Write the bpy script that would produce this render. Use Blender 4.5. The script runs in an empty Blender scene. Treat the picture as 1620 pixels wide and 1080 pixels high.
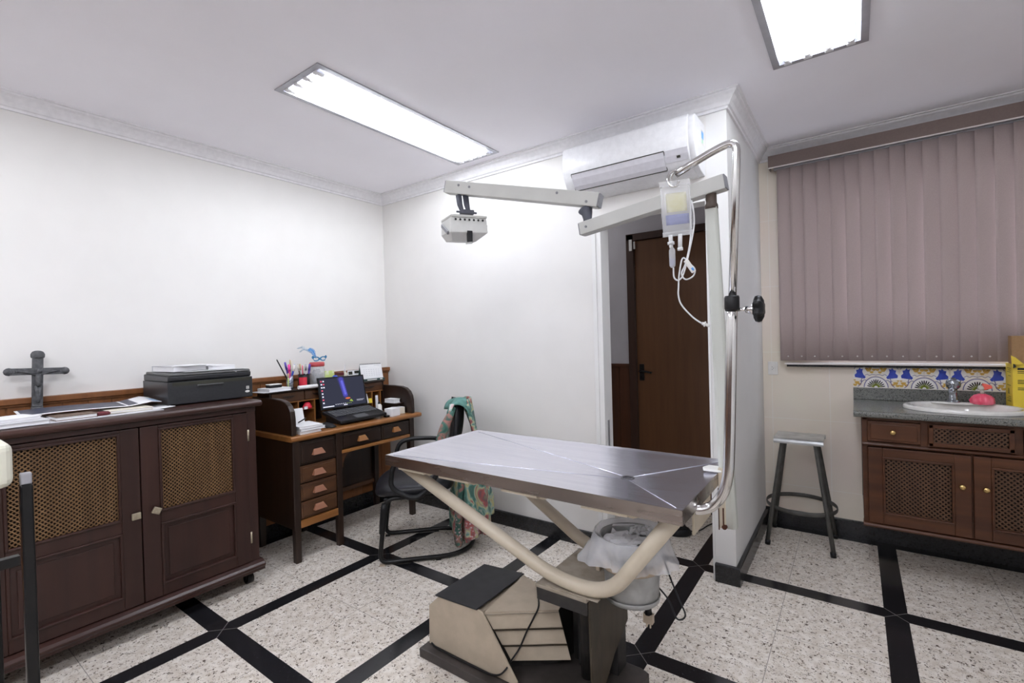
import bpy, bmesh, math, random
from mathutils import Vector, Matrix
random.seed(7)
PI = math.pi
C = bpy.context.scene.collection
V = Vector

# ------------------------------------------------------------------ materials
def mat(name, col, rough=0.5, metal=0.0, col2=None, scale=40.0, stretch=(1, 1, 1), amt=0.5, bump=0.0,
        detail=3.0, coat=0.0, trans=0.0, alpha=1.0, emit=None, estr=0.0, rough2=None, lo=0.35, hi=0.65, spec=0.5, ior=1.45, sheen=0.0):
    m = bpy.data.materials.new(name); m.use_nodes = True
    nt = m.node_tree; N = nt.nodes; L = nt.links; N.clear()
    out = N.new('ShaderNodeOutputMaterial'); b = N.new('ShaderNodeBsdfPrincipled')
    L.new(b.outputs[0], out.inputs[0])
    tc = N.new('ShaderNodeTexCoord'); mp = N.new('ShaderNodeMapping'); mp.inputs['Scale'].default_value = stretch
    L.new(tc.outputs['Object'], mp.inputs[0])
    nz = N.new('ShaderNodeTexNoise'); nz.inputs['Scale'].default_value = scale; nz.inputs['Detail'].default_value = detail
    L.new(mp.outputs[0], nz.inputs['Vector'])
    c2 = col2 if col2 else tuple(min(1, c * 0.93) for c in col)
    rp = N.new('ShaderNodeValToRGB'); rp.color_ramp.elements[0].position = lo; rp.color_ramp.elements[1].position = hi
    rp.color_ramp.elements[0].color = (*col, 1); rp.color_ramp.elements[1].color = (*c2, 1)
    L.new(nz.outputs['Fac'], rp.inputs[0]); L.new(rp.outputs[0], b.inputs['Base Color'])
    b.inputs['Roughness'].default_value = rough; b.inputs['Metallic'].default_value = metal
    b.inputs['Specular IOR Level'].default_value = spec; b.inputs['IOR'].default_value = ior
    if rough2 is not None:
        mr = N.new('ShaderNodeMapRange'); mr.inputs[3].default_value = rough; mr.inputs[4].default_value = rough2
        L.new(nz.outputs['Fac'], mr.inputs[0]); L.new(mr.outputs[0], b.inputs['Roughness'])
    if coat: b.inputs['Coat Weight'].default_value = coat; b.inputs['Coat Roughness'].default_value = 0.12
    if trans: b.inputs['Transmission Weight'].default_value = trans
    if alpha < 1: b.inputs['Alpha'].default_value = alpha
    if sheen: b.inputs['Sheen Weight'].default_value = sheen
    if emit: b.inputs['Emission Color'].default_value = (*emit, 1); b.inputs['Emission Strength'].default_value = estr
    if bump:
        bp = N.new('ShaderNodeBump'); bp.inputs['Strength'].default_value = bump; bp.inputs['Distance'].default_value = 0.004
        L.new(nz.outputs['Fac'], bp.inputs['Height']); L.new(bp.outputs[0], b.inputs['Normal'])
    return m

def granite(name, base, specks, rough, scale, spec=0.5):
    """speckled stone: voronoi cells picked at random become specks"""
    m = bpy.data.materials.new(name); m.use_nodes = True
    nt = m.node_tree; N = nt.nodes; L = nt.links; N.clear()
    out = N.new('ShaderNodeOutputMaterial'); b = N.new('ShaderNodeBsdfPrincipled'); L.new(b.outputs[0], out.inputs[0])
    tc = N.new('ShaderNodeTexCoord')
    n0 = N.new('ShaderNodeTexNoise'); n0.inputs['Scale'].default_value = 3.0; n0.inputs['Detail'].default_value = 4
    L.new(tc.outputs['Object'], n0.inputs['Vector'])
    r0 = N.new('ShaderNodeValToRGB'); r0.color_ramp.elements[0].position = .3; r0.color_ramp.elements[1].position = .7
    r0.color_ramp.elements[0].color = (*base[0], 1); r0.color_ramp.elements[1].color = (*base[1], 1)
    L.new(n0.outputs['Fac'], r0.inputs[0]); cur = r0.outputs[0]
    for (c, sc, thr, soft) in specks:
        nz = N.new('ShaderNodeTexNoise'); nz.inputs['Scale'].default_value = sc * scale; nz.inputs['Detail'].default_value = 2.0
        nz.inputs['Roughness'].default_value = .6
        mp = N.new('ShaderNodeMapping'); mp.inputs['Location'].default_value = (sc * 1.7, sc * .9, 3.1)
        L.new(tc.outputs['Object'], mp.inputs[0]); L.new(mp.outputs[0], nz.inputs['Vector'])
        rr = N.new('ShaderNodeValToRGB'); rr.color_ramp.elements[0].position = thr; rr.color_ramp.elements[1].position = thr + soft
        L.new(nz.outputs['Fac'], rr.inputs[0])
        mx = N.new('ShaderNodeMix'); mx.data_type = 'RGBA'; mx.inputs[7].default_value = (*c, 1)
        L.new(rr.outputs[0], mx.inputs[0]); L.new(cur, mx.inputs[6]); cur = mx.outputs[2]
    L.new(cur, b.inputs['Base Color']); b.inputs['Roughness'].default_value = rough
    b.inputs['Specular IOR Level'].default_value = spec
    return m

def speckle(name):
    m = bpy.data.materials.new(name); m.use_nodes = True
    nt = m.node_tree; N = nt.nodes; L = nt.links; N.clear()
    out = N.new('ShaderNodeOutputMaterial'); b = N.new('ShaderNodeBsdfPrincipled'); L.new(b.outputs[0], out.inputs[0])
    tc = N.new('ShaderNodeTexCoord')
    n0 = N.new('ShaderNodeTexNoise'); n0.inputs['Scale'].default_value = 28; n0.inputs['Detail'].default_value = 4
    L.new(tc.outputs['Object'], n0.inputs['Vector'])
    r0 = N.new('ShaderNodeValToRGB'); r0.color_ramp.elements[0].position = .35; r0.color_ramp.elements[1].position = .65
    r0.color_ramp.elements[0].color = (.60, .535, .46, 1); r0.color_ramp.elements[1].color = (.76, .71, .645, 1)
    L.new(n0.outputs['Fac'], r0.inputs[0]); cur = r0.outputs[0]
    wn = N.new('ShaderNodeTexNoise'); wn.inputs['Scale'].default_value = 120; wn.inputs['Detail'].default_value = 1; L.new(tc.outputs['Object'], wn.inputs['Vector'])
    wm = N.new('ShaderNodeMix'); wm.data_type = 'RGBA'; wm.blend_type = 'LINEAR_LIGHT'; wm.inputs[0].default_value = .012
    L.new(tc.outputs['Object'], wm.inputs[6]); L.new(wn.outputs['Color'], wm.inputs[7])
    for (sc, pick, rad, col, st) in ((95, .76, .48, (.45, .385, .31), (1, 1.15, 1)), (70, .84, .44, (.13, .10, .08), (1.2, 1, 1)), (150, .83, .48, (.10, .08, .07), (1, 1, 1)), (42, .90, .36, (.10, .075, .06), (1, 1.3, 1))):
        mp = N.new('ShaderNodeMapping'); mp.inputs['Scale'].default_value = st; mp.inputs['Location'].default_value = (sc * .13, sc * .07, .5); L.new(wm.outputs[2], mp.inputs[0])
        vo = N.new('ShaderNodeTexVoronoi'); vo.inputs['Scale'].default_value = sc; L.new(mp.outputs[0], vo.inputs['Vector'])
        sp = N.new('ShaderNodeSeparateColor'); L.new(vo.outputs['Color'], sp.inputs[0])
        g = N.new('ShaderNodeMath'); g.operation = 'GREATER_THAN'; g.inputs[1].default_value = pick; L.new(sp.outputs[0], g.inputs[0])
        rr = N.new('ShaderNodeMapRange'); rr.inputs[1].default_value = rad; rr.inputs[2].default_value = rad - .14; L.new(vo.outputs['Distance'], rr.inputs[0])
        mu = N.new('ShaderNodeMath'); mu.operation = 'MULTIPLY'; L.new(g.outputs[0], mu.inputs[0]); L.new(rr.outputs[0], mu.inputs[1])
        mx = N.new('ShaderNodeMix'); mx.data_type = 'RGBA'; mx.inputs[7].default_value = (*col, 1)
        L.new(mu.outputs[0], mx.inputs[0]); L.new(cur, mx.inputs[6]); cur = mx.outputs[2]
    L.new(cur, b.inputs['Base Color']); b.inputs['Roughness'].default_value = .2
    return m

def wood(name, dark, light, rough=0.35, axis='z', scale=9.0, coat=0.0):
    st = {'x': (.08, 1, 1), 'y': (1, .08, 1), 'z': (1, 1, .08)}[axis]
    return mat(name, dark, rough, 0, light, scale * 4, st, detail=5, lo=.3, hi=.75, bump=.08, coat=coat)

def tilewall(name, col, grout, w, h, x0, z0, rough=0.3):
    m = bpy.data.materials.new(name); m.use_nodes = True
    nt = m.node_tree; N = nt.nodes; L = nt.links; N.clear()
    out = N.new('ShaderNodeOutputMaterial'); b = N.new('ShaderNodeBsdfPrincipled'); L.new(b.outputs[0], out.inputs[0])
    tc = N.new('ShaderNodeTexCoord'); sp = N.new('ShaderNodeSeparateXYZ'); cb = N.new('ShaderNodeCombineXYZ')
    L.new(tc.outputs['Object'], sp.inputs[0]); L.new(sp.outputs[0], cb.inputs[0]); L.new(sp.outputs[2], cb.inputs[1])
    mp = N.new('ShaderNodeMapping'); mp.inputs['Location'].default_value = (-x0, -z0, 0); L.new(cb.outputs[0], mp.inputs[0])
    br = N.new('ShaderNodeTexBrick'); br.offset = 0; br.inputs['Scale'].default_value = 1
    br.inputs['Color1'].default_value = (*col, 1); br.inputs['Color2'].default_value = (*[c * .985 for c in col], 1)
    br.inputs['Mortar'].default_value = (*grout, 1); br.inputs['Mortar Size'].default_value = .0016; br.inputs['Mortar Smooth'].default_value = .2
    br.inputs['Brick Width'].default_value = w; br.inputs['Row Height'].default_value = h
    L.new(mp.outputs[0], br.inputs['Vector'])
    nz = N.new('ShaderNodeTexNoise'); nz.inputs['Scale'].default_value = 2.5; L.new(tc.outputs['Object'], nz.inputs['Vector'])
    mx = N.new('ShaderNodeMix'); mx.data_type = 'RGBA'; mx.blend_type = 'MULTIPLY'; mx.inputs[0].default_value = .12
    L.new(br.outputs['Color'], mx.inputs[6]); L.new(nz.outputs['Color'], mx.inputs[7])
    L.new(mx.outputs[2], b.inputs['Base Color']); b.inputs['Roughness'].default_value = rough
    return m

def floral(name, cols=None, scale=9, vs=55):
    m = bpy.data.materials.new(name); m.use_nodes = True
    nt = m.node_tree; N = nt.nodes; L = nt.links; N.clear()
    out = N.new('ShaderNodeOutputMaterial'); b = N.new('ShaderNodeBsdfPrincipled'); L.new(b.outputs[0], out.inputs[0])
    tc = N.new('ShaderNodeTexCoord')
    nz = N.new('ShaderNodeTexNoise'); nz.inputs['Scale'].default_value = scale; nz.inputs['Detail'].default_value = 2.5; nz.inputs['Distortion'].default_value = 1.2
    L.new(tc.outputs['Object'], nz.inputs['Vector'])
    rp = N.new('ShaderNodeValToRGB'); cr = rp.color_ramp
    cols = cols or [(.30, (.10, .14, .13)), (.38, (.05, .15, .12)), (.44, (.12, .26, .22)), (.49, (.34, .40, .33)), (.525, (.48, .45, .20)), (.56, (.30, .28, .24)), (.60, (.38, .09, .08)), (.66, (.16, .09, .10)), (.74, (.22, .24, .14))]
    cr.elements[0].position = cols[0][0]; cr.elements[0].color = (*cols[0][1], 1)
    cr.elements[1].position = cols[-1][0]; cr.elements[1].color = (*cols[-1][1], 1)
    for p, c in cols[1:-1]:
        e = cr.elements.new(p); e.color = (*c, 1)
    L.new(nz.outputs['Fac'], rp.inputs[0])
    vo = N.new('ShaderNodeTexVoronoi'); vo.inputs['Scale'].default_value = 55; L.new(tc.outputs['Object'], vo.inputs['Vector'])
    r2 = N.new('ShaderNodeValToRGB'); r2.color_ramp.elements[0].position = .25; r2.color_ramp.elements[1].position = .4
    r2.color_ramp.elements[0].color = (1, 1, 1, 1); r2.color_ramp.elements[1].color = (0, 0, 0, 1)
    L.new(vo.outputs['Distance'], r2.inputs[0])
    n3 = N.new('ShaderNodeTexNoise'); n3.inputs['Scale'].default_value = 5; L.new(tc.outputs['Object'], n3.inputs['Vector'])
    r3 = N.new('ShaderNodeValToRGB'); r3.color_ramp.elements[0].position = .54; r3.color_ramp.elements[1].position = .6; L.new(n3.outputs['Fac'], r3.inputs[0])
    mu = N.new('ShaderNodeMath'); mu.operation = 'MULTIPLY'; L.new(r2.outputs[0], mu.inputs[0]); L.new(r3.outputs[0], mu.inputs[1])
    mx = N.new('ShaderNodeMix'); mx.data_type = 'RGBA'; mx.inputs[7].default_value = (.55, .40, .42, 1)
    L.new(mu.outputs[0], mx.inputs[0]); L.new(rp.outputs[0], mx.inputs[6]); L.new(mx.outputs[2], b.inputs['Base Color'])
    b.inputs['Roughness'].default_value = .85
    return m

def emission(name, col, strength):
    m = bpy.data.materials.new(name); m.use_nodes = True
    nt = m.node_tree; N = nt.nodes; L = nt.links; N.clear()
    out = N.new('ShaderNodeOutputMaterial'); e = N.new('ShaderNodeEmission'); e.inputs[0].default_value = (*col, 1); e.inputs[1].default_value = strength
    L.new(e.outputs[0], out.inputs[0]); return m

M = {}
M['wall'] = mat('wall_paint', (.725, .71, .69), .6, col2=(.71, .695, .675), scale=6)
M['white_wall'] = mat('wall_paint_cool', (.74, .735, .725), .6, col2=(.725, .72, .71), scale=6)
M['ceil'] = mat('ceiling_paint', (.92, .905, .955), .8, col2=(.905, .89, .94), scale=4)
M['crown'] = mat('crown_paint', (.80, .79, .81), .6)
M['tile'] = tilewall('beige_wall_tile', (.87, .78, .675), (.92, .88, .82), .33, .45, -.47, .725)
M['corr'] = mat('corridor_paint', (.50, .48, .50), .8, scale=5)
M['gran_w'] = speckle('pale_granite')
M['gran_x'] = granite('pale_granite', ((.60, .55, .475), (.72, .67, .59)), [((.42, .36, .30), 1.3, .56, .05), ((.80, .76, .69), 2.1, .58, .05), ((.12, .095, .075), 1.7, .645, .03), ((.10, .08, .07), .85, .685, .02)], .16, 48)
M['gran_b'] = granite('black_granite', ((.011, .011, .013), (.015, .015, .017)), [((.04, .04, .045), 1.5, .66, .05)], .16, 60)
M['grout'] = mat('floor_grout', (.22, .20, .18), .8)
M['grout_l'] = mat('floor_grout_pale', (.30, .27, .25), .8)
M['gran_g'] = granite('grey_granite', ((.125, .13, .122), (.18, .185, .17)), [((.045, .048, .045), 2.2, .54, .08), ((.24, .24, .22), 3.4, .58, .06), ((.17, .155, .13), 1.6, .62, .05)], .22, 75)
M['base_b'] = mat('baseboard_granite', (.010, .010, .011), .25, col2=(.022, .022, .024), scale=80)
M['wains'] = wood('wainscot_wood', (.150, .055, .017), (.235, .092, .030), .4, 'z', 6)
M['wains_d'] = wood('corridor_wainscot_wood', (.05, .018, .008), (.09, .03, .012), .45, 'z', 5)
M['door'] = wood('dark_door_wood', (.086, .033, .0095), (.112, .045, .014), .55, 'z', 7)
M['door_f'] = wood('door_frame_wood', (.030, .012, .007), (.045, .018, .010), .45, 'z', 7)
M['mahog'] = wood('mahogany', (.022, .0080, .0058), (.040, .0145, .010), .42, 'z', 5, .0)
M['mahog_h'] = wood('mahogany_cross_grain', (.026, .0092, .0065), (.048, .017, .0115), .38, 'y', 5, .05)
M['lat'] = wood('lattice_wood', (.135, .072, .030), (.22, .122, .052), .5, 'z', 9)
M['lat_v'] = wood('lattice_wood_dark', (.065, .030, .015), (.115, .054, .026), .5, 'z', 9)
M['inside'] = mat('cabinet_inside_shade', (.012, .008, .007), .8)  # near-black colour stands in for the unlit cabinet interiors
M['vanity'] = wood('vanity_wood', (.046, .0145, .0055), (.094, .032, .0105), .40, 'x', 5, .0)
M['desk_d'] = wood('desk_dark_wood', (.013, .0062, .0042), (.026, .012, .0065), .4, 'z', 6, .1)
M['desk_m'] = wood('desk_drawer_wood', (.055, .022, .010), (.100, .042, .017), .38, 'y', 6, .15)
M['desk_o'] = wood('desk_top_oak', (.22, .085, .022), (.33, .145, .042), .36, 'y', 7, .2)
M['desk_p'] = wood('desk_pull_wood', (.21, .085, .045), (.29, .125, .07), .45, 'y', 7)
M['steel'] = mat('table_steel', (.84, .84, .92), .14, .90, (.77, .77, .86), 60, (.06, 1, 1), rough2=.30)
M['steel_refl'] = mat('table_edge_painted_reflection', (.46, .415, .39), .2, 1.0, (.36, .32, .30), 30, (.1, 1, 1), rough2=.32)  # dark brown reflection put into the colour of the table edge
M['drain'] = mat('drain_steel', (.16, .16, .17), .35, .8)
M['chrome'] = mat('chrome', (.74, .735, .73), .17, 1.0, (.64, .635, .63), 14)
M['brass'] = mat('brass', (.72, .52, .22), .25, 1.0, (.62, .42, .16), 50)
M['dullbrass'] = mat('dull_brass', (.42, .37, .27), .45, .6, (.32, .27, .2), 70)
M['cream'] = mat('cream_enamel', (.58, .51, .40), .38, col2=(.50, .435, .335), scale=7, bump=.02)
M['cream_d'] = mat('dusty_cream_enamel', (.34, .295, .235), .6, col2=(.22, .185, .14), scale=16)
M['rust'] = mat('rust', (.10, .035, .018), .8, col2=(.05, .018, .01), scale=60)
M['pumpb'] = mat('pump_panel', (.47, .395, .30), .5, col2=(.42, .35, .265), scale=18)
M['black'] = mat('black_plastic', (.007, .007, .008), .42, spec=.35, col2=(.011, .011, .012), scale=30)
M['blackm'] = mat('black_metal', (.006, .006, .0065), .33, spec=.35, col2=(.010, .0095, .0095), scale=30)
M['lid'] = mat('black_rubber_sheet', (.022, .022, .025), .55, col2=(.03, .03, .033), scale=20)
M['pedestal'] = mat('grimy_steel', (.050, .037, .022), .55, col2=(.028, .021, .013), scale=30, stretch=(1, 1, .3))
M['pedestal_d'] = mat('black_pedestal_paint', (.014, .013, .013), .45, col2=(.03, .027, .024), scale=20)
M['base'] = mat('base_plate_paint', (.050, .042, .038), .5, col2=(.030, .025, .022), scale=14)
M['zinc'] = mat('galvanised_zinc', (.44, .45, .45), .48, .6, (.36, .365, .36), 25)
M['tanband'] = mat('tan_band', (.46, .38, .29), .6)
M['bag'] = mat('thin_plastic_bag', (.92, .93, .97), .25, alpha=.36, col2=(.80, .82, .88), scale=30, bump=1.0)
M['clear'] = mat('clear_plastic', (.93, .94, .95), .1, alpha=.30, col2=(.88, .89, .92), scale=14, bump=.3)
M['clear2'] = mat('milky_tube', (.86, .87, .88), .25, alpha=.8, spec=.6)
M['ivlab'] = mat('iv_label', (.80, .78, .52), .5, alpha=.42, col2=(.86, .85, .72), scale=18)
M['ivblue'] = mat('iv_label_blue', (.36, .39, .60), .5, alpha=.5)
M['leather'] = mat('black_leatherette', (.010, .010, .013), .36, spec=.4, col2=(.015, .015, .018), scale=120, bump=.1)
M['floral'] = floral('floral_cloth')
M['floral_dark'] = floral('floral_cloth_dark', [(.34, (.02, .07, .055)), (.46, (.05, .13, .10)), (.56, (.30, .13, .11)), (.70, (.04, .10, .08))], 12)
M['aqua_floral'] = floral('floral_cloth_pale', [(.34, (.10, .26, .23)), (.44, (.30, .50, .46)), (.54, (.62, .64, .60)), (.62, (.62, .52, .50)), (.72, (.50, .14, .18))], 11)
M['aqua'] = mat('aqua_cloth', (.125, .265, .235), .85, col2=(.06, .17, .145), scale=14)
M['grey_m'] = mat('stool_grey_paint', (.090, .088, .080), .42, .2, (.065, .063, .058), 20)
M['stool_seat'] = mat('stool_sheet_metal', (.60, .61, .61), .32, .75, (.40, .41, .41), 12)
M['porc'] = mat('porcelain', (.78, .765, .73), .12, coat=.5)
M['tap'] = mat('worn_chrome', (.40, .42, .45), .2, .9, (.30, .32, .35), 30)
M['pink'] = mat('pink_soap_plastic', (.80, .07, .14), .22, col2=(.85, .16, .24), scale=20, spec=.6)
M['pinkred'] = mat('coral_pump', (.85, .14, .10), .35)
M['clearhead'] = mat('clear_pump', (.75, .74, .66), .2, alpha=.7)
M['yellow'] = mat('yellow_card', (.80, .60, .05), .55, col2=(.76, .56, .06), scale=9)
M['kraft'] = mat('kraft_card', (.36, .215, .105), .8, col2=(.32, .19, .09), scale=60, bump=.1)
M['ink'] = mat('dark_ink', (.03, .03, .02), .7)
M['olive'] = mat('olive_ink', (.30, .24, .04), .7)
M['slat'] = mat('mauve_slat_fabric', (.44, .358, .342), .85, col2=(.41, .332, .318), scale=240, bump=.06)
M['valance'] = mat('mauve_valance', (.185, .14, .125), .75, col2=(.17, .128, .115), scale=120)
M['pearl'] = mat('pale_trim', (.75, .70, .68), .4)
M['acw'] = mat('ac_white', (.74, .74, .76), .3)
M['acf'] = mat('ac_flap', (.60, .59, .63), .35)
M['lamp_g'] = mat('lamp_arm_grey', (.50, .50, .475), .4, col2=(.46, .46, .435), scale=8)
M['lamp_e'] = mat('lamp_end_cap', (.20, .20, .215), .5)
M['lampw'] = mat('lamp_head_white', (.60, .60, .58), .4, col2=(.54, .54, .52), scale=14)
M['slate'] = mat('slate_hardware', (.075, .078, .10), .5)
M['post'] = mat('post_white', (.55, .57, .525), .35, col2=(.50, .51, .465), scale=8, stretch=(1, 1, .2))
M['brown_p'] = mat('brown_collar', (.085, .062, .05), .5)
M['white_p'] = mat('white_plastic', (.80, .79, .76), .4)
M['ivory'] = mat('ivory_appliance', (.70, .69, .58), .4, col2=(.66, .65, .54), scale=10)
M['alu'] = mat('fixture_aluminium', (.42, .42, .45), .4, .6, (.38, .38, .41), 20)
M['refl'] = mat('fixture_reflector', (.55, .56, .64), .3)
M['sock'] = mat('lamp_holder', (.80, .80, .82), .4)
M['tube'] = emission('fluorescent_tube', (.90, .94, 1.0), 26.5)
M['tube_near'] = emission('fluorescent_tube_right', (.90, .94, 1.0), 20.0)
M['tube_fill_right'] = emission('added_fill_tube_right', (.92, .94, 1.0), 64.0)  # tubes of the added unseen fixture filling the sink side
M['tube_fill_left'] = emission('added_fill_tube_left', (.92, .94, 1.0), 37.0)  # tubes of the added unseen fixture filling the sideboard side
M['paper'] = mat('white_paper', (.78, .78, .79), .7, col2=(.74, .74, .76), scale=12)
M['paper_g'] = mat('grey_paper', (.50, .50, .53), .7, col2=(.60, .60, .62), scale=8)
M['paper_c'] = mat('cream_paper', (.70, .66, .56), .7)
M['navy'] = mat('navy_print', (.035, .042, .075), .4, col2=(.06, .065, .09), scale=10)
M['skyp'] = mat('sky_blue_print', (.45, .60, .80), .4)
M['maroon'] = mat('maroon_cover', (.11, .012, .018), .5)
M['brownbk'] = mat('brown_cover', (.13, .085, .06), .6)
M['printer'] = mat('printer_black', (.022, .023, .026), .36, col2=(.028, .029, .032), scale=90)
M['printer_g'] = mat('printer_grey_lid', (.085, .086, .085), .4)
M['stone'] = mat('crucifix_stone', (.060, .062, .066), .75, col2=(.10, .10, .105), scale=70, bump=.5)
M['corr_fill'] = emission('corridor_fill_glow', (.95, .96, 1.0), 18.0)  # emitter of the lamp added to brighten the corridor
M['screen'] = emission('laptop_screen', (.030, .032, .050), 1.0)
M['scr_b'] = emission('screen_blue', (.036, .036, .115), 1.0)
M['scr_b1'] = emission('screen_mid_blue', (.060, .057, .30), 1.0)
M['scr_b2'] = emission('screen_violet', (.11, .11, .52), 1.0)
M['scr_o'] = emission('screen_orange', (.55, .13, .05), 1.0)
M['scr_w'] = emission('screen_white', (.75, .76, .9), .9)
M['scr_r'] = emission('screen_red', (.75, .10, .16), .9)
M['scr_g'] = emission('screen_green', (.25, .35, .06), 1.0)
M['key'] = mat('keyboard_keys', (.075, .077, .083), .5)
M['redp'] = mat('red_plastic', (.60, .025, .05), .4)
M['magenta'] = mat('magenta_plastic', (.75, .05, .30), .4)
M['bluep'] = mat('blue_plastic', (.04, .09, .50), .35)
M['purplep'] = mat('purple_plastic', (.10, .06, .35), .4)
M['woodp'] = mat('pale_pencil_wood', (.50, .36, .22), .6)
M['silverc'] = mat('silver_can', (.50, .53, .58), .35, .5, (.16, .18, .26), 60, lo=.48, hi=.52)
M['mesh'] = mat('black_mesh', (.012, .012, .013), .5, alpha=.88)
M['glass'] = mat('jar_glass', (.85, .87, .90), .08, alpha=.28)
M['foil'] = mat('foil_pieces', (.50, .50, .53), .25, .8, (.16, .16, .19), 70, bump=.8)
M['lidred'] = mat('jar_lid_red', (.42, .055, .06), .45)
M['maskb'] = mat('teal_mask', (.02, .16, .33), .35)
M['feath'] = mat('blue_feather', (.10, .33, .62), .8, col2=(.05, .2, .5), scale=60)
M['feath2'] = mat('pale_feather', (.52, .62, .70), .8, col2=(.40, .48, .54), scale=60)
M['greenc'] = mat('lime_card', (.55, .66, .22), .6, col2=(.80, .83, .70), scale=25, lo=.45, hi=.6)
M['greenb'] = mat('calendar_base_green', (.03, .06, .055), .5)
M['pane'] = mat('window_glass', (.9, .93, .95), .05, alpha=.2)
M['azb'] = mat('azulejo_cream', (.80, .74, .64), .25, col2=(.83, .78, .70), scale=20)
M['az1'] = mat('azulejo_cobalt', (.035, .06, .38), .25, col2=(.05, .09, .46), scale=40)
M['az2'] = mat('azulejo_yellow', (.66, .43, .10), .25, col2=(.58, .35, .08), scale=40)
M['az3'] = mat('azulejo_green', (.22, .27, .035), .25)
M['az4'] = mat('azulejo_lilac', (.17, .16, .32), .25)
M['az5'] = mat('azulejo_black', (.02, .02, .025), .25)
M['azw'] = mat('azulejo_white', (.85, .83, .80), .25)
M['stk1'] = mat('sticker_blue', (.12, .35, .75), .5)
M['stk2'] = mat('sticker_green', (.35, .62, .45), .5)

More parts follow.
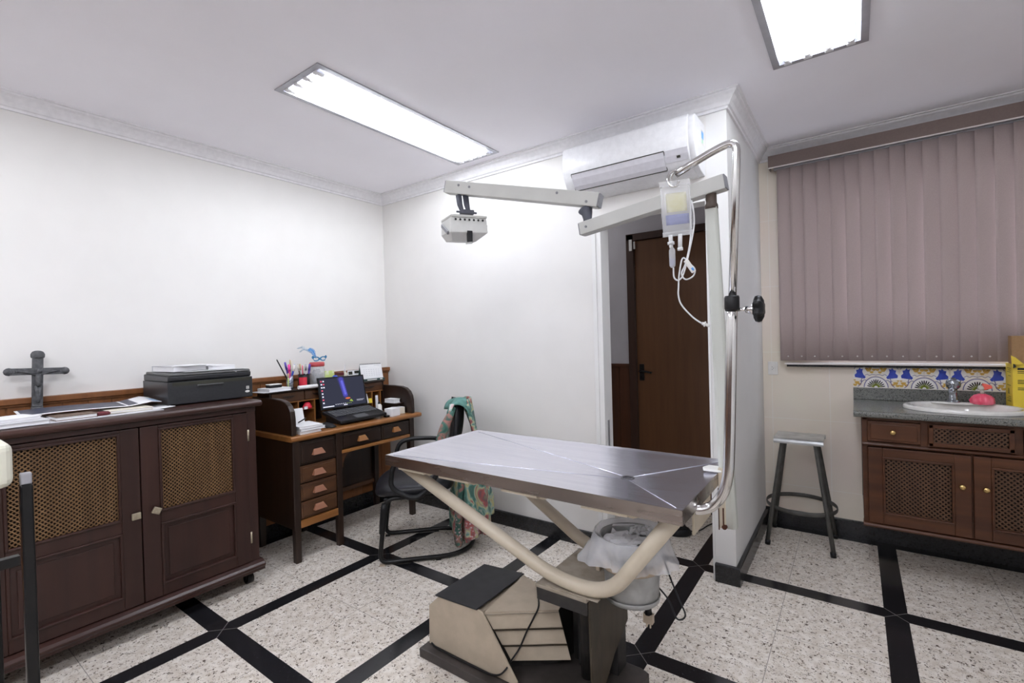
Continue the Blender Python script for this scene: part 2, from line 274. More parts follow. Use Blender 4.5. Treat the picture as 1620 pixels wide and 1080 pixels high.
# ------------------------------------------------------------------ mesh builder
class MB:
    def __init__(s, mx=None):
        s.v = []; s.f = []; s.m = []; s.sm = []; s.mx = mx
    def add(s, vs, fs, mi=0, smooth=False, mx=None):
        o = len(s.v)
        for p in vs:
            p = V(p)
            if mx is not None: p = mx @ p
            if s.mx is not None: p = s.mx @ p
            s.v.append(p)
        for f in fs:
            s.f.append([i + o for i in f]); s.m.append(mi); s.sm.append(smooth)
        return s
    def box(s, a, b, mi=0, mx=None):
        (x0, y0, z0), (x1, y1, z1) = a, b
        vs = [(x0, y0, z0), (x1, y0, z0), (x1, y1, z0), (x0, y1, z0), (x0, y0, z1), (x1, y0, z1), (x1, y1, z1), (x0, y1, z1)]
        return s.add(vs, [(0, 3, 2, 1), (4, 5, 6, 7), (0, 1, 5, 4), (1, 2, 6, 5), (2, 3, 7, 6), (3, 0, 4, 7)], mi, False, mx)
    def cbox(s, c, d, mi=0, mx=None):
        return s.box([c[i] - d[i] / 2 for i in range(3)], [c[i] + d[i] / 2 for i in range(3)], mi, mx)
    def poly(s, pts, mi=0, mx=None):
        return s.add(pts, [tuple(range(len(pts)))], mi, False, mx)
    def prism(s, pts, axis, a, b, mi=0, smooth=False, mx=None):
        def P(p, t):
            return {'x': (t, p[0], p[1]), 'y': (p[0], t, p[1]), 'z': (p[0], p[1], t)}[axis]
        n = len(pts)
        vs = [P(p, a) for p in pts] + [P(p, b) for p in pts]
        s.add(vs, [(i, (i + 1) % n, (i + 1) % n + n, i + n) for i in range(n)], mi, smooth, mx)
        return s.add(vs, [tuple(range(n))[::-1], tuple(range(n, 2 * n))], mi, False, mx)
    def tube(s, pts, r, n=10, closed=False, mi=0, flat=(1, 1), up=None, caps=True, mx=None):
        pts = [V(p) for p in pts]; k = len(pts)
        rs = r if isinstance(r, (list, tuple)) else [r] * k
        T = []
        for i in range(k):
            a = pts[i - 1] if (closed or i > 0) else pts[i]
            b = pts[(i + 1) % k] if (closed or i < k - 1) else pts[i]
            t = b - a
            T.append(t.normalized() if t.length > 1e-9 else V((0, 0, 1)))
        u = V(up) if up else (V((0, 0, 1)) if abs(T[0].z) < .9 else V((1, 0, 0)))
        u = (u - T[0] * u.dot(T[0])).normalized(); vs = []
        for i in range(k):
            u = (u - T[i] * u.dot(T[i]))
            u = u.normalized() if u.length > 1e-6 else T[i].orthogonal().normalized()
            w = T[i].cross(u)
            for j in range(n):
                a = 2 * PI * j / n
                vs.append(pts[i] + (u * math.cos(a) * flat[0] + w * math.sin(a) * flat[1]) * rs[i])
        fs = []
        for i in range(k if closed else k - 1):
            for j in range(n):
                a = i * n + j; b = i * n + (j + 1) % n; c = ((i + 1) % k) * n + (j + 1) % n; d = ((i + 1) % k) * n + j
                fs.append((a, b, c, d))
        s.add(vs, fs, mi, True, mx)
        if caps and not closed:
            s.add(vs[:n], [tuple(range(n))[::-1]], mi, False, mx); s.add(vs[-n:], [tuple(range(n))], mi, False, mx)
        return s
    def cyl(s, a, b, r, r2=None, n=16, mi=0, mx=None):
        return s.tube([a, b], [r, r if r2 is None else r2], n, False, mi, mx=mx)
    def lathe(s, prof, c=(0, 0, 0), n=24, mi=0, sx=1, sy=1, smooth=True, mx=None, wob=None):
        vs = []; k = len(prof)
        for (r, z) in prof:
            for j in range(n):
                a = 2 * PI * j / n; q = r * (1 + (wob(a, z) if wob else 0))
                vs.append((c[0] + q * math.cos(a) * sx, c[1] + q * math.sin(a) * sy, c[2] + z))
        fs = [(i * n + j, i * n + (j + 1) % n, (i + 1) * n + (j + 1) % n, (i + 1) * n + j) for i in range(k - 1) for j in range(n)]
        s.add(vs, fs, mi, smooth, mx)
        return s
    def disc(s, c, r, n=20, mi=0, axis='z', sx=1, sy=1, mx=None):
        vs = []
        for j in range(n):
            a = 2 * PI * j / n; x, y = r * math.cos(a) * sx, r * math.sin(a) * sy
            vs.append({'z': (c[0] + x, c[1] + y, c[2]), 'x': (c[0], c[1] + x, c[2] + y), 'y': (c[0] + x, c[1], c[2] + y)}[axis])
        return s.add(vs, [tuple(range(n))], mi, False, mx)
    def ball(s, c, r, n=14, mi=0, sc=(1, 1, 1), mx=None):
        k = n // 2 + 1; vs = []
        for i in range(k):
            t = PI * i / (k - 1)
            for j in range(n):
                a = 2 * PI * j / n
                vs.append((c[0] + r * sc[0] * math.sin(t) * math.cos(a), c[1] + r * sc[1] * math.sin(t) * math.sin(a), c[2] + r * sc[2] * math.cos(t)))
        fs = [(i * n + j, (i + 1) * n + j, (i + 1) * n + (j + 1) % n, i * n + (j + 1) % n) for i in range(k - 1) for j in range(n)]
        return s.add(vs, fs, mi, True, mx)
    def grid(s, fn, nu, nv, mi=0, smooth=True, mx=None):
        vs = [fn(i / nu, j / nv) for i in range(nu + 1) for j in range(nv + 1)]
        fs = [(i * (nv + 1) + j, (i + 1) * (nv + 1) + j, (i + 1) * (nv + 1) + j + 1, i * (nv + 1) + j + 1) for i in range(nu) for j in range(nv)]
        return s.add(vs, fs, mi, smooth, mx)
    def build(s, name, mats, parent=None, off=V((0, 0, 0)), bevel=0, solid=0, sub=0, seg=2, weld=True):
        if not isinstance(mats, (list, tuple)): mats = [mats]
        bm = bmesh.new(); vv = [bm.verts.new(p - off) for p in s.v]
        for f, mi, sm in zip(s.f, s.m, s.sm):
            try:
                q = bm.faces.new([vv[i] for i in f]); q.material_index = mi; q.smooth = sm
            except ValueError: pass
        if weld: bmesh.ops.remove_doubles(bm, verts=bm.verts, dist=1e-5)
        bmesh.ops.recalc_face_normals(bm, faces=bm.faces)
        me = bpy.data.meshes.new(name); bm.to_mesh(me); bm.free()
        for m in mats: me.materials.append(M[m] if isinstance(m, str) else m)
        o = bpy.data.objects.new(name, me); C.objects.link(o)
        if parent: o.parent = parent
        if solid:
            md = o.modifiers.new('solid', 'SOLIDIFY'); md.thickness = solid; md.offset = 0
        if bevel:
            md = o.modifiers.new('bevel', 'BEVEL'); md.width = bevel; md.segments = seg; md.limit_method = 'ANGLE'; md.angle_limit = .6
        if sub:
            md = o.modifiers.new('sub', 'SUBSURF'); md.levels = sub; md.render_levels = sub
        return o

LOC = {}
def tag(o, label, cat, group=None):
    o['label'] = label; o['category'] = cat
    if group: o['group'] = group
    return o
def thing(name, label, cat, loc=(0, 0, 0), group=None):
    o = bpy.data.objects.new(name, None); C.objects.link(o); o.empty_display_size = .05
    o.location = loc; LOC[o] = V(loc); return tag(o, label, cat, group)
def part(mb, name, mats, parent, label=None, **k):
    base = LOC[parent]
    o = mb.build(name, mats, parent, base, **k); LOC[o] = base
    if label: o['label'] = label
    return o
def solo(mb, name, mats, label, cat, group=None, **k):
    xs = [p.x for p in mb.v]; ys = [p.y for p in mb.v]; zs = [p.z for p in mb.v]
    off = V(((min(xs) + max(xs)) / 2, (min(ys) + max(ys)) / 2, min(zs)))
    o = mb.build(name, mats, None, off, **k); o.location = off
    return tag(o, label, cat, group)
def struct(mb, name, mats, parent=None, **k):
    o = mb.build(name, mats, parent, **k); LOC[o] = V((0, 0, 0))
    o['kind'] = 'structure'; return o
def fillet(pts, r, n=6):
    pts = [V(p) for p in pts]; out = [pts[0]]
    for i in range(1, len(pts) - 1):
        a, b, c = pts[i - 1], pts[i], pts[i + 1]
        d1 = (a - b); d2 = (c - b); q = min(r, d1.length * .49, d2.length * .49)
        p1 = b + d1.normalized() * q; p2 = b + d2.normalized() * q
        for k in range(n + 1):
            t = k / n; out.append(p1 * (1 - t) ** 2 + b * 2 * t * (1 - t) + p2 * t * t)
    out.append(pts[-1]); return out
def frameM(o, u, n):
    u = V(u).normalized(); n = V(n).normalized(); w = V((0, 0, 1))
    m = Matrix.Identity(4)
    for i in range(3):
        m[i][0] = u[i]; m[i][1] = n[i]; m[i][2] = w[i]; m[i][3] = o[i]
    return m
def rotZ(a, c=(0, 0, 0)):
    return Matrix.Translation(c) @ Matrix.Rotation(a, 4, 'Z')
def smoothpts(pts, n=6):
    """Catmull-Rom through the points"""
    p = [V(q) for q in pts]; p = [p[0] * 2 - p[1]] + p + [p[-1] * 2 - p[-2]]; out = []
    for i in range(1, len(p) - 2):
        for k in range(n):
            t = k / n
            out.append(.5 * ((2 * p[i]) + (p[i + 1] - p[i - 1]) * t + (2 * p[i - 1] - 5 * p[i] + 4 * p[i + 1] - p[i + 2]) * t * t + (3 * p[i] - p[i - 1] - 3 * p[i + 1] + p[i + 2]) * t ** 3))
    out.append(p[-2]); return out

# ------------------------------------------------------------------ room shell
XL, YB, XP, YR, H = -3.264, 2.669, -.5235, 3.69, 2.555
XE, YF = 1.75, -1.75
OX0, OX1, OZ = -1.272, -.625, 2.035       # doorway in the back wall
# floor: pale granite cells, black granite strips, grout lines
def build_floor():
    def axis(strips, mids, lo, hi):
        cuts = []
        for c in strips: cuts.append((c - .044, c + .044, 1))
        for c in mids: cuts.append((c - .0012, c + .0012, 2))
        cuts.sort(); out = []; cur = lo
        for a, b, k in cuts:
            a = max(a, lo); b = min(b, hi)
            if b <= lo or a >= hi: continue
            if a > cur: out.append((cur, a, 0))
            out.append((a, b, k)); cur = b
        if cur < hi: out.append((cur, hi, 0))
        return out
    xs = axis([-3.218, -2.415, -1.623, -.743, .131, 1.0], [-2.815, -2.018, -1.18, -.306, .561, 1.4], XL - .02, XE)
    ys = axis([-1.73, -.83, .07, .970, 1.876, 2.775, 3.647], [-1.28, -.38, .52, 1.424, 2.33, 3.212], YF, YR + .02)
    m = MB()
    for (x0, x1, a) in xs:
        for (y0, y1, b) in ys:
            mi = 1 if (a == 1 or b == 1) else (2 if (a == 2 or b == 2) else 0)
            m.poly([(x0, y0, 0), (x1, y0, 0), (x1, y1, 0), (x0, y1, 0)], mi)
    for x in (-2.415, -1.623, -.743, .131, 1.0):          # mitred joints where the strips cross
        for y in (.07, .970, 1.876, 2.775):
            for sx in (1, -1):
                w = .0008
                a = V((x - .044 * sx, y - .044, .0006)); b = V((x + .044 * sx, y + .044, .0006)); n = V((-(b - a).y, (b - a).x, 0)).normalized() * w
                m.poly([a + n, a - n, b - n, b + n], 3)
    m.poly([(XL - .02, YF, -.05), (XE, YF, -.05), (XE, YR + .02, -.05), (XL - .02, YR + .02, -.05)], 0)
    return struct(m, 'floor', ['gran_w', 'gran_b', 'grout', 'grout_l'], weld=False)
build_floor()
LIGHTS = [(-2.23, -1.912, 1.235, 2.500), (-.270, .045, 1.290, 2.540), (-2.23, -1.912, -1.35, -.085), (-.270, .045, -1.35, -.085)]  # last two fixtures are out of view, added as fill
def build_ceiling():
    xs = sorted(set([XL - .1, XE + .1] + [v for l in LIGHTS for v in l[:2]])); ys = sorted(set([YF - .1, YR + .1] + [v for l in LIGHTS for v in l[2:]]))
    m = MB()
    for i in range(len(xs) - 1):
        for j in range(len(ys) - 1):
            cx, cy = (xs[i] + xs[i + 1]) / 2, (ys[j] + ys[j + 1]) / 2
            if any(l[0] < cx < l[1] and l[2] < cy < l[3] for l in LIGHTS): continue
            m.box((xs[i], ys[j], H), (xs[i + 1], ys[j + 1], H + .03))
    struct(m, 'ceiling', 'ceil')
build_ceiling()
struct(MB().box((XL - .12, YF - .12, 0), (XL, YR + .12, H)), 'wall_left', 'wall')
w = MB(); w.box((XL, YB, 0), (OX0, YB + .1, H)); w.box((OX0, YB, OZ), (OX1, YB + .1, H))
struct(w, 'wall_back', 'wall')
struct(MB().box((OX1, YB, 0), (XP, YR, H)), 'wall_partition', 'white_wall')
WX0, WX1, WZ0, WZ1 = -.22, 1.30, 1.12, 2.30           # window opening behind the blind
w = MB(); w.box((XP, YR, 0), (WX0, YR + .12, H)); w.box((WX1, YR, 0), (XE, YR + .12, H)); w.box((WX0, YR, 0), (WX1, YR + .12, WZ0)); w.box((WX0, YR, WZ1), (WX1, YR + .12, H))
struct(w, 'wall_right', 'tile')
struct(MB().box((XL, YR, 0), (XP, YR + .12, H)), 'wall_corridor', 'corr')
struct(MB().box((XE, YF, 0), (XE + .12, YR + .12, H)), 'wall_east', 'white_wall')
struct(MB().box((XL - .12, YF - .12, 0), (XE + .12, YF, H)), 'wall_front', 'white_wall')
w = MB(); x = XL
while x < XE - .01:
    w.box((x + .002, YF, .0), (min(x + .098, XE) - .002, YF + .022, 1.072)); x += .098
w.box((XL, YF, 1.072), (XE, YF + .04, 1.10))
struct(w, 'trim_7', 'wains_d')  # unseen panelling, added to darken the reflection in the table edge
# crown moulding swept along the walls
def sweep(m, path, prof, mi=0):
    """interior on the right-hand side of the path"""
    P = [V((p[0], p[1], 0)) for p in path]; k = len(P); rows = []
    for i in range(k):
        ds = []
        if i > 0: ds.append((P[i] - P[i - 1]).normalized())
        if i < k - 1: ds.append((P[i + 1] - P[i]).normalized())
        ns = [V((d.y, -d.x, 0)) for d in ds]
        if len(ns) == 1: q = ns[0]
        else:
            b = (ns[0] + ns[1]).normalized(); q = b / b.dot(ns[0])
        rows.append([P[i] + q * d + V((0, 0, z)) for d, z in prof])
    n = len(prof)
    for i in range(k - 1):
        m.add(rows[i] + rows[i + 1], [(j, j + 1, j + 1 + n, j + n) for j in range(n - 1)], mi)
    m.add(rows[0], [tuple(range(n))], mi); m.add(rows[-1], [tuple(range(n))], mi)
    return m
cr = [(.0, H - .078), (.010, H - .078), (.012, H - .066), (.020, H - .062), (.030, H - .045), (.048, H - .024), (.060, H - .016), (.062, H - .008), (.074, H - .006), (.074, H), (0, H)]
struct(sweep(MB(), [(XL, YF), (XL, YB), (XP, YB), (XP, YR), (XE, YR)], cr), 'trim_1', 'crown')
bb = lambda t, h: [(0, 0), (t, 0), (t, h - .004), (t - .004, h), (0, h)]
struct(sweep(MB(), [(XL, YF), (XL, YB - .001)], bb(.016, .095)), 'baseboard_left', 'base_b')
struct(sweep(MB(), [(XL, YB), (OX0 - .0, YB)], bb(.016, .095)), 'baseboard_back', 'base_b')
struct(sweep(MB(), [(OX1, YB), (XP, YB), (XP, YR - .02)], bb(.022, .095)), 'baseboard_partition', 'base_b')
struct(sweep(MB(), [(XP, YR), (XE, YR)], bb(.018, .105)), 'baseboard_right', 'base_b')
struct(sweep(MB(), [(XL, YR), (-1.47, YR)], bb(.016, .095)), 'baseboard_corridor', 'base_b')
# wainscot on the left wall: grooved boards under a cap rail
w = MB()
y = YF
while y < YB - .02:
    y2 = min(y + .098, YB - .002); w.box((XL, y + .002, .096), (XL + .022, y2 - .002, 1.072)); y = y2
w.box((XL, YF, .096), (XL + .017, YB - .002, 1.07))
w.box((XL, YF, 1.072), (XL + .040, YB - .001, 1.100)); w.box((XL, YF, 1.060), (XL + .030, YB - .001, 1.072))
struct(w, 'trim_2', 'wains', bevel=.003)
# doorway lining
w = MB(); w.box((OX0 - .004, YB - .006, 0), (OX0 + .028, YB + .106, OZ)); w.box((OX1 - .012, YB - .006, 0), (OX1 + .0, YB + .106, OZ)); w.box((OX0 - .004, YB - .006, OZ - .012), (OX1, YB + .106, OZ + .012))
w.box((OX0 - .030, YB - .012, .095), (OX0 - .004, YB + .0, OZ + .012))
w.box((OX0 + .028, YB + .030, .62), (OX0 + .031, YB + .055, .80), 1)
struct(w, 'trim_3', ['white_wall', 'alu'], bevel=.002)
# corridor: wainscot, door
w = MB(); x = -2.9
while x < -1.485:
    w.box((x + .002, YR - .018, .096), (min(x + .11, -1.48) - .002, YR, 1.06)); x += .11
w.box((-2.9, YR - .03, 1.06), (-1.48, YR, 1.085))
struct(w, 'trim_4', 'wains_d', bevel=.002)
DX0, DX1, DT = -1.478, -.64, 2.118
d = MB(); d.box((DX0 + .062, YR - .034, .004), (DX1 - .02, YR - .004, DT - .055))
door = struct(d, 'door_1', 'door', bevel=.003)
f = MB(); f.box((DX0, YR - .05, 0), (DX0 + .058, YR, DT)); f.box((DX0, YR - .05, DT - .052), (DX1, YR, DT)); f.box((DX0 + .058, YR - .045, 0), (DX0 + .064, YR - .03, DT - .05))
part(f, 'door_frame', 'door_f', door, bevel=.004)
h = MB(); h.box((-1.397, YR - .040, .955), (-1.360, YR - .034, 1.085)); h.cyl((-1.378, YR - .04, 1.03), (-1.378, YR - .085, 1.03), .009); h.tube([(-1.378, YR - .08, 1.03), (-1.33, YR - .082, 1.028), (-1.285, YR - .08, 1.02)], .008); h.cyl((-1.378, YR - .045, .985), (-1.378, YR - .04, .985), .009)
part(h, 'door_handle', 'blackm', door)
h = MB(); h.box((-1.452, YR - .062, 1.985), (-1.428, YR - .05, 2.075)); h.box((-1.425, YR - .048, 2.0), (-1.408, YR - .034, 2.06)); part(h, 'door_sensor', 'white_p', door, label='small white contact sensor at the top of the door', bevel=.002)
# window behind the blind
f = MB()
for a, b in (((WX0, YR + .03, WZ0), (WX1, YR + .09, WZ0 + .05)), ((WX0, YR + .03, WZ1 - .05), (WX1, YR + .09, WZ1)), ((WX0, YR + .03, WZ0), (WX0 + .05, YR + .09, WZ1)), ((WX1 - .05, YR + .03, WZ0), (WX1, YR + .09, WZ1)), ((.515, YR + .03, WZ0), (.565, YR + .09, WZ1))): f.box(a, b)
win = struct(f, 'window_1', 'alu')
part(MB().box((WX0 + .05, YR + .055, WZ0 + .05), (WX1 - .05, YR + .061, WZ1 - .05)), 'pane', 'pane', win)
w = MB(); w.box((-.385, YR - .055, 1.094), (XE, YR + .03, 1.106)); w.box((-.375, YR - .050, 1.080), (XE, YR, 1.094), 1)
struct(w, 'trim_5', ['pearl', 'base_b'], bevel=.002)
# ------------------------------------------------------------------ azulejo band above the vanity
def azulejo():
    m = MB(); yb = YR - .008; z0, z1 = .953, 1.079; T = .113
    x = -.015; k = 0
    while x < XE - .02:
        m.box((x + .0008, yb, z0), (x + T - .0008, YR, z1), 0)
        fl = 1 if k % 2 == 0 else -1                    # tiles mirror in pairs: flames meet, fans meet
        c0 = x if fl > 0 else x + T
        P = lambda u, v: (c0 + fl * u * T, z0 + v * .126)
        def pg(pts, mi, lift=.0006):
            m.poly([(P(u, v)[0], yb - lift, P(u, v)[1]) for u, v in pts], mi)
        # cobalt flame with a white back
        pg([(.00, .26), (.12, .40), (.50, .38), (.64, .56), (.54, .96), (.32, .995), (.10, .93), (.0, .62)], 6, .0004)
        pg([(.08, .50), (.50, .44), (.56, .52), (.46, .64), (.41, .78), (.44, .93), (.34, .90), (.31, .99), (.23, .88), (.13, .86), (.16, .72), (.06, .62)], 1)
        # yellow curls
        for (u, v, r) in ((.16, .24, .10), (.08, .12, .085), (.28, .16, .08), (.06, .36, .05), (.68, .86, .11), (.82, .76, .08), (.60, .93, .07), (.92, .88, .08), (.76, .96, .07)):
            pg([(u + r * (1 + .35 * math.sin(3 * a * PI / 5)) * math.cos(a * PI / 5), v + r * .9 * (1 + .3 * math.cos(2 * a * PI / 5)) * math.sin(a * PI / 5)) for a in range(10)], 2, .0007)
        # lilac scroll lines
        def line(pts, wd, mi, lift=.0009):
            for (a, b) in zip(pts[:-1], pts[1:]):
                d = V((b[0] - a[0], b[1] - a[1])); n = V((-d.y, d.x)).normalized() * wd
                pg([(a[0] + n.x, a[1] + n.y), (a[0] - n.x, a[1] - n.y), (b[0] - n.x, b[1] - n.y), (b[0] + n.x, b[1] + n.y)], mi, lift)
        line([(.20, .04), (.30, .12), (.38, .28), (.36, .40), (.44, .50)], .018, 4); line([(.30, .34), (.38, .28), (.48, .38), (.58, .36)], .015, 4)
        line([(.52, .60), (.62, .66), (.72, .60), (.84, .66), (1.0, .62)], .012, 4); line([(.04, .92), (.10, .99)], .016, 4)
        # half of the fan at the mirrored edge
        arc = [(1.0 - .52 * math.cos(a * PI / 20), .02 + .52 * math.sin(a * PI / 20)) for a in range(11)]
        pg([(1.0, .02)] + arc, 6, .0005); line(arc, .020, 4)
        for a in (1.2, 3.0, 4.8, 6.6, 8.4, 10):
            c, s_ = math.cos(a * PI / 20), math.sin(a * PI / 20)
            line([(1.0 - .08 * c, .02 + .08 * s_), (1.0 - .30 * c, .02 + .30 * s_)], .020, 3); line([(1.0 - .22 * c, .02 + .22 * s_), (1.0 - .33 * c, .02 + .33 * s_)], .026, 5)
            line([(1.0 - .33 * c, .02 + .33 * s_), (1.0 - .39 * c, .02 + .39 * s_)], .022, 5)
        x += T; k += 1
    return struct(m, 'trim_6', ['azb', 'az1', 'az2', 'az3', 'az4', 'az5', 'azw'], weld=False)
azulejo()

# ------------------------------------------------------------------ lattice and doors
def lattice(m, u0, u1, z0, z1, pitch, wd, th, n0, mx):
    """two layers of diagonal laths clipped to a rectangle"""
    for s_ in (1, -1):
        c = (z0 if s_ < 0 else z0 - (u1 - u0)); lo = -(u1 - u0) + z0; hi = z1 + (u1 - u0)
        c = lo
        while c < hi:
            # z = s*(u-u0) + c
            pts = []
            ua, ub = u0, u1
            for uu in (u0, u1):
                zz = s_ * (uu - u0) + c
                if z0 <= zz <= z1: pts.append((uu, zz))
            for zz in (z0, z1):
                uu = u0 + (zz - c) / s_
                if u0 < uu < u1: pts.append((uu, zz))
            if len(pts) >= 2:
                a, b = pts[0], pts[-1]
                if (a[0] - b[0]) ** 2 + (a[1] - b[1]) ** 2 > 1e-4:
                    if len(pts) > 2: pts.sort(); a, b = pts[0], pts[-1]
                    d = V((b[0] - a[0], 0, b[1] - a[1])).normalized(); q = V((-d.z, 0, d.x)) * wd / 2
                    na, nb = (n0, n0 + th) if s_ > 0 else (n0 + th * .8, n0 + th * 1.8)
                    A, B = V((a[0], 0, a[1])), V((b[0], 0, b[1]))
                    vs = [p + V((0, nn, 0)) for nn in (na, nb) for p in (A + q, A - q, B - q, B + q)]
                    m.add(vs, [(0, 1, 2, 3), (4, 5, 6, 7), (0, 1, 5, 4), (1, 2, 6, 5), (2, 3, 7, 6), (3, 0, 4, 7)], 0, False, mx)
            c += pitch * 1.4142
    return m
def latdoor(parent, mx, w, h, st, rails, panels, lm, wm, wmh, pitch, wd, knob, kmat, hinges=None):
    """door in local (u, out, z): stiles of width st, rails [(z0,z1)], panels [('lat'|'wood', z0, z1)]"""
    f = MB(mx); f.box((0, 0, 0), (st, .022, h)); f.box((w - st, 0, 0), (w, .022, h))
    for a, b in rails: f.box((st, .001, a), (w - st, .0215, b))
    for k, a, b in panels:
        for (p, q) in (((st - .001, .010, a), (st + .010, .027, b)), ((w - st - .010, .010, a), (w - st + .001, .027, b)), ((st, .010, a - .001), (w - st, .027, a + .010)), ((st, .010, b - .010), (w - st, .027, b + .001))): f.box(p, q)
        if k == 'wood': f.box((st, .002, a), (w - st, .012, b)); f.box((st + .03, .010, a + .03), (w - st - .03, .016, b - .03))
    door = part(f, 'door', wm, parent, bevel=.003)
    for k, a, b in panels:
        if k == 'lat':
            m = MB(); lattice(m, st + .004, w - st - .004, a + .004, b - .004, pitch, wd, .005, .006, mx)
            part(m, 'lattice', lm, door)
    kn = MB(mx); u, z, rot, kind = knob
    if kind == 'square':
        kn.cyl((u, .022, z), (u, .034, z), .006); q = mx @ Matrix.Translation((u, .040, z)) @ Matrix.Rotation(rot, 4, 'Y')
        k2 = MB(); k2.cbox((0, 0, 0), (.034, .012, .030), 0, q); kn.mx = None; kn.add(k2.v, k2.f)
        part(kn, 'turn_catch', kmat, door, bevel=.003)
    else:
        kn.lathe([(0, .0), (.006, .001), (.0055, .012), (.011, .017), (.0135, .024), (.011, .031), (0, .034)], (0, 0, 0), 14, mx=Matrix.Translation((u, .022, z)) @ Matrix.Rotation(-PI / 2, 4, 'X'))
        part(kn, 'knob', kmat, door)
    if hinges:
        for z in hinges[1]:
            part(MB(mx).cyl((hinges[0], .018, z), (hinges[0], .018, z + .06), .006, n=10), 'hinge', 'dullbrass', door)
    return door

# ------------------------------------------------------------------ sideboard on the left wall
def sideboard():
    y0, y1 = .215, 1.285; xf = -2.70; xb = -3.215
    t = thing('sideboard', 'dark reddish wooden cabinet with two lattice doors on casters along the left wall', 'cabinet', ((xf + xb) / 2, (y0 + y1) / 2, 0))
    b = MB(); b.box((xb, y0, .115), (xf - .022, y0 + .022, .985)); b.box((xb, y1 - .022, .115), (xf - .001, y1, .985)); b.box((xb, y0, .115), (xb + .012, y1, .985)); b.box((xb, y0, .115), (xf - .02, y1, .135))
    b.box((xf - .022, y1 - .045, .115), (xf, y1 - .0, .985)); b.box((xf - .022, y0, .115), (xf, y0 + .03, .985))
    b.box((xf - .022, y0, .960), (xf + .004, y1, .985))
    part(b, 'carcass', 'mahog', t, bevel=.002)
    part(MB().box((xf - .060, y0 + .025, .137), (xf - .050, y1 - .025, .955)), 'interior_shade_sheet', 'inside', t)  # dark sheet paints the shade behind the lattice doors
    tp = MB(); tp.prism([(xb, .985), (xf + .020, .985), (xf + .034, .990), (xf + .041, .999), (xf + .041, 1.008), (xf + .034, 1.016), (xf + .020, 1.020), (xb, 1.020)], 'y', y0 - .02, y1 + .022)
    part(tp, 'top', 'mahog_h', t, bevel=.004)
    bs = MB(); bs.prism([(xb, .085), (xf + .030, .085), (xf + .030, .100), (xf + .038, .108), (xf + .038, .118), (xf + .026, .128), (xf + .004, .138), (xb, .138)], 'y', y0 - .015, y1 + .015)
    part(bs, 'base_moulding', 'mahog_h', t, bevel=.003)
    mid = .757
    for k in (0, 1):
        a, c = (y0 + .032, mid - .002) if k == 0 else (mid + .002, y1 - .047)
        mx = frameM((xf - .014, a, .141), (0, 1, 0), (1, 0, 0)); w = c - a; hh = .815
        kn = (w - .024, .416, 0, 'square') if k == 0 else (.050, .418, .5, 'square')
        st = .072
        latdoor(t, mx, w, hh, st, [(0, .054), (.348, .402), (.800, hh)], [('lat', .402, .800), ('wood', .054, .348)], 'lat', 'mahog', 'mahog_h', .0125, .0040, kn, 'dullbrass', (w + .004, (.66, .10)) if k else None)
    for x in (xf - .06, xb + .06):
        for y in (y0 + .04, y1 - .035):
            c = MB(); c.cyl((x, y - .016, .030), (x, y + .016, .030), .030, n=18); c.cyl((x, y, .05), (x, y, .086), .014, n=10); c.box((x - .012, y - .020, .028), (x + .012, y + .020, .062))
            part(c, 'caster', 'blackm', t)
    return t
sideboard()

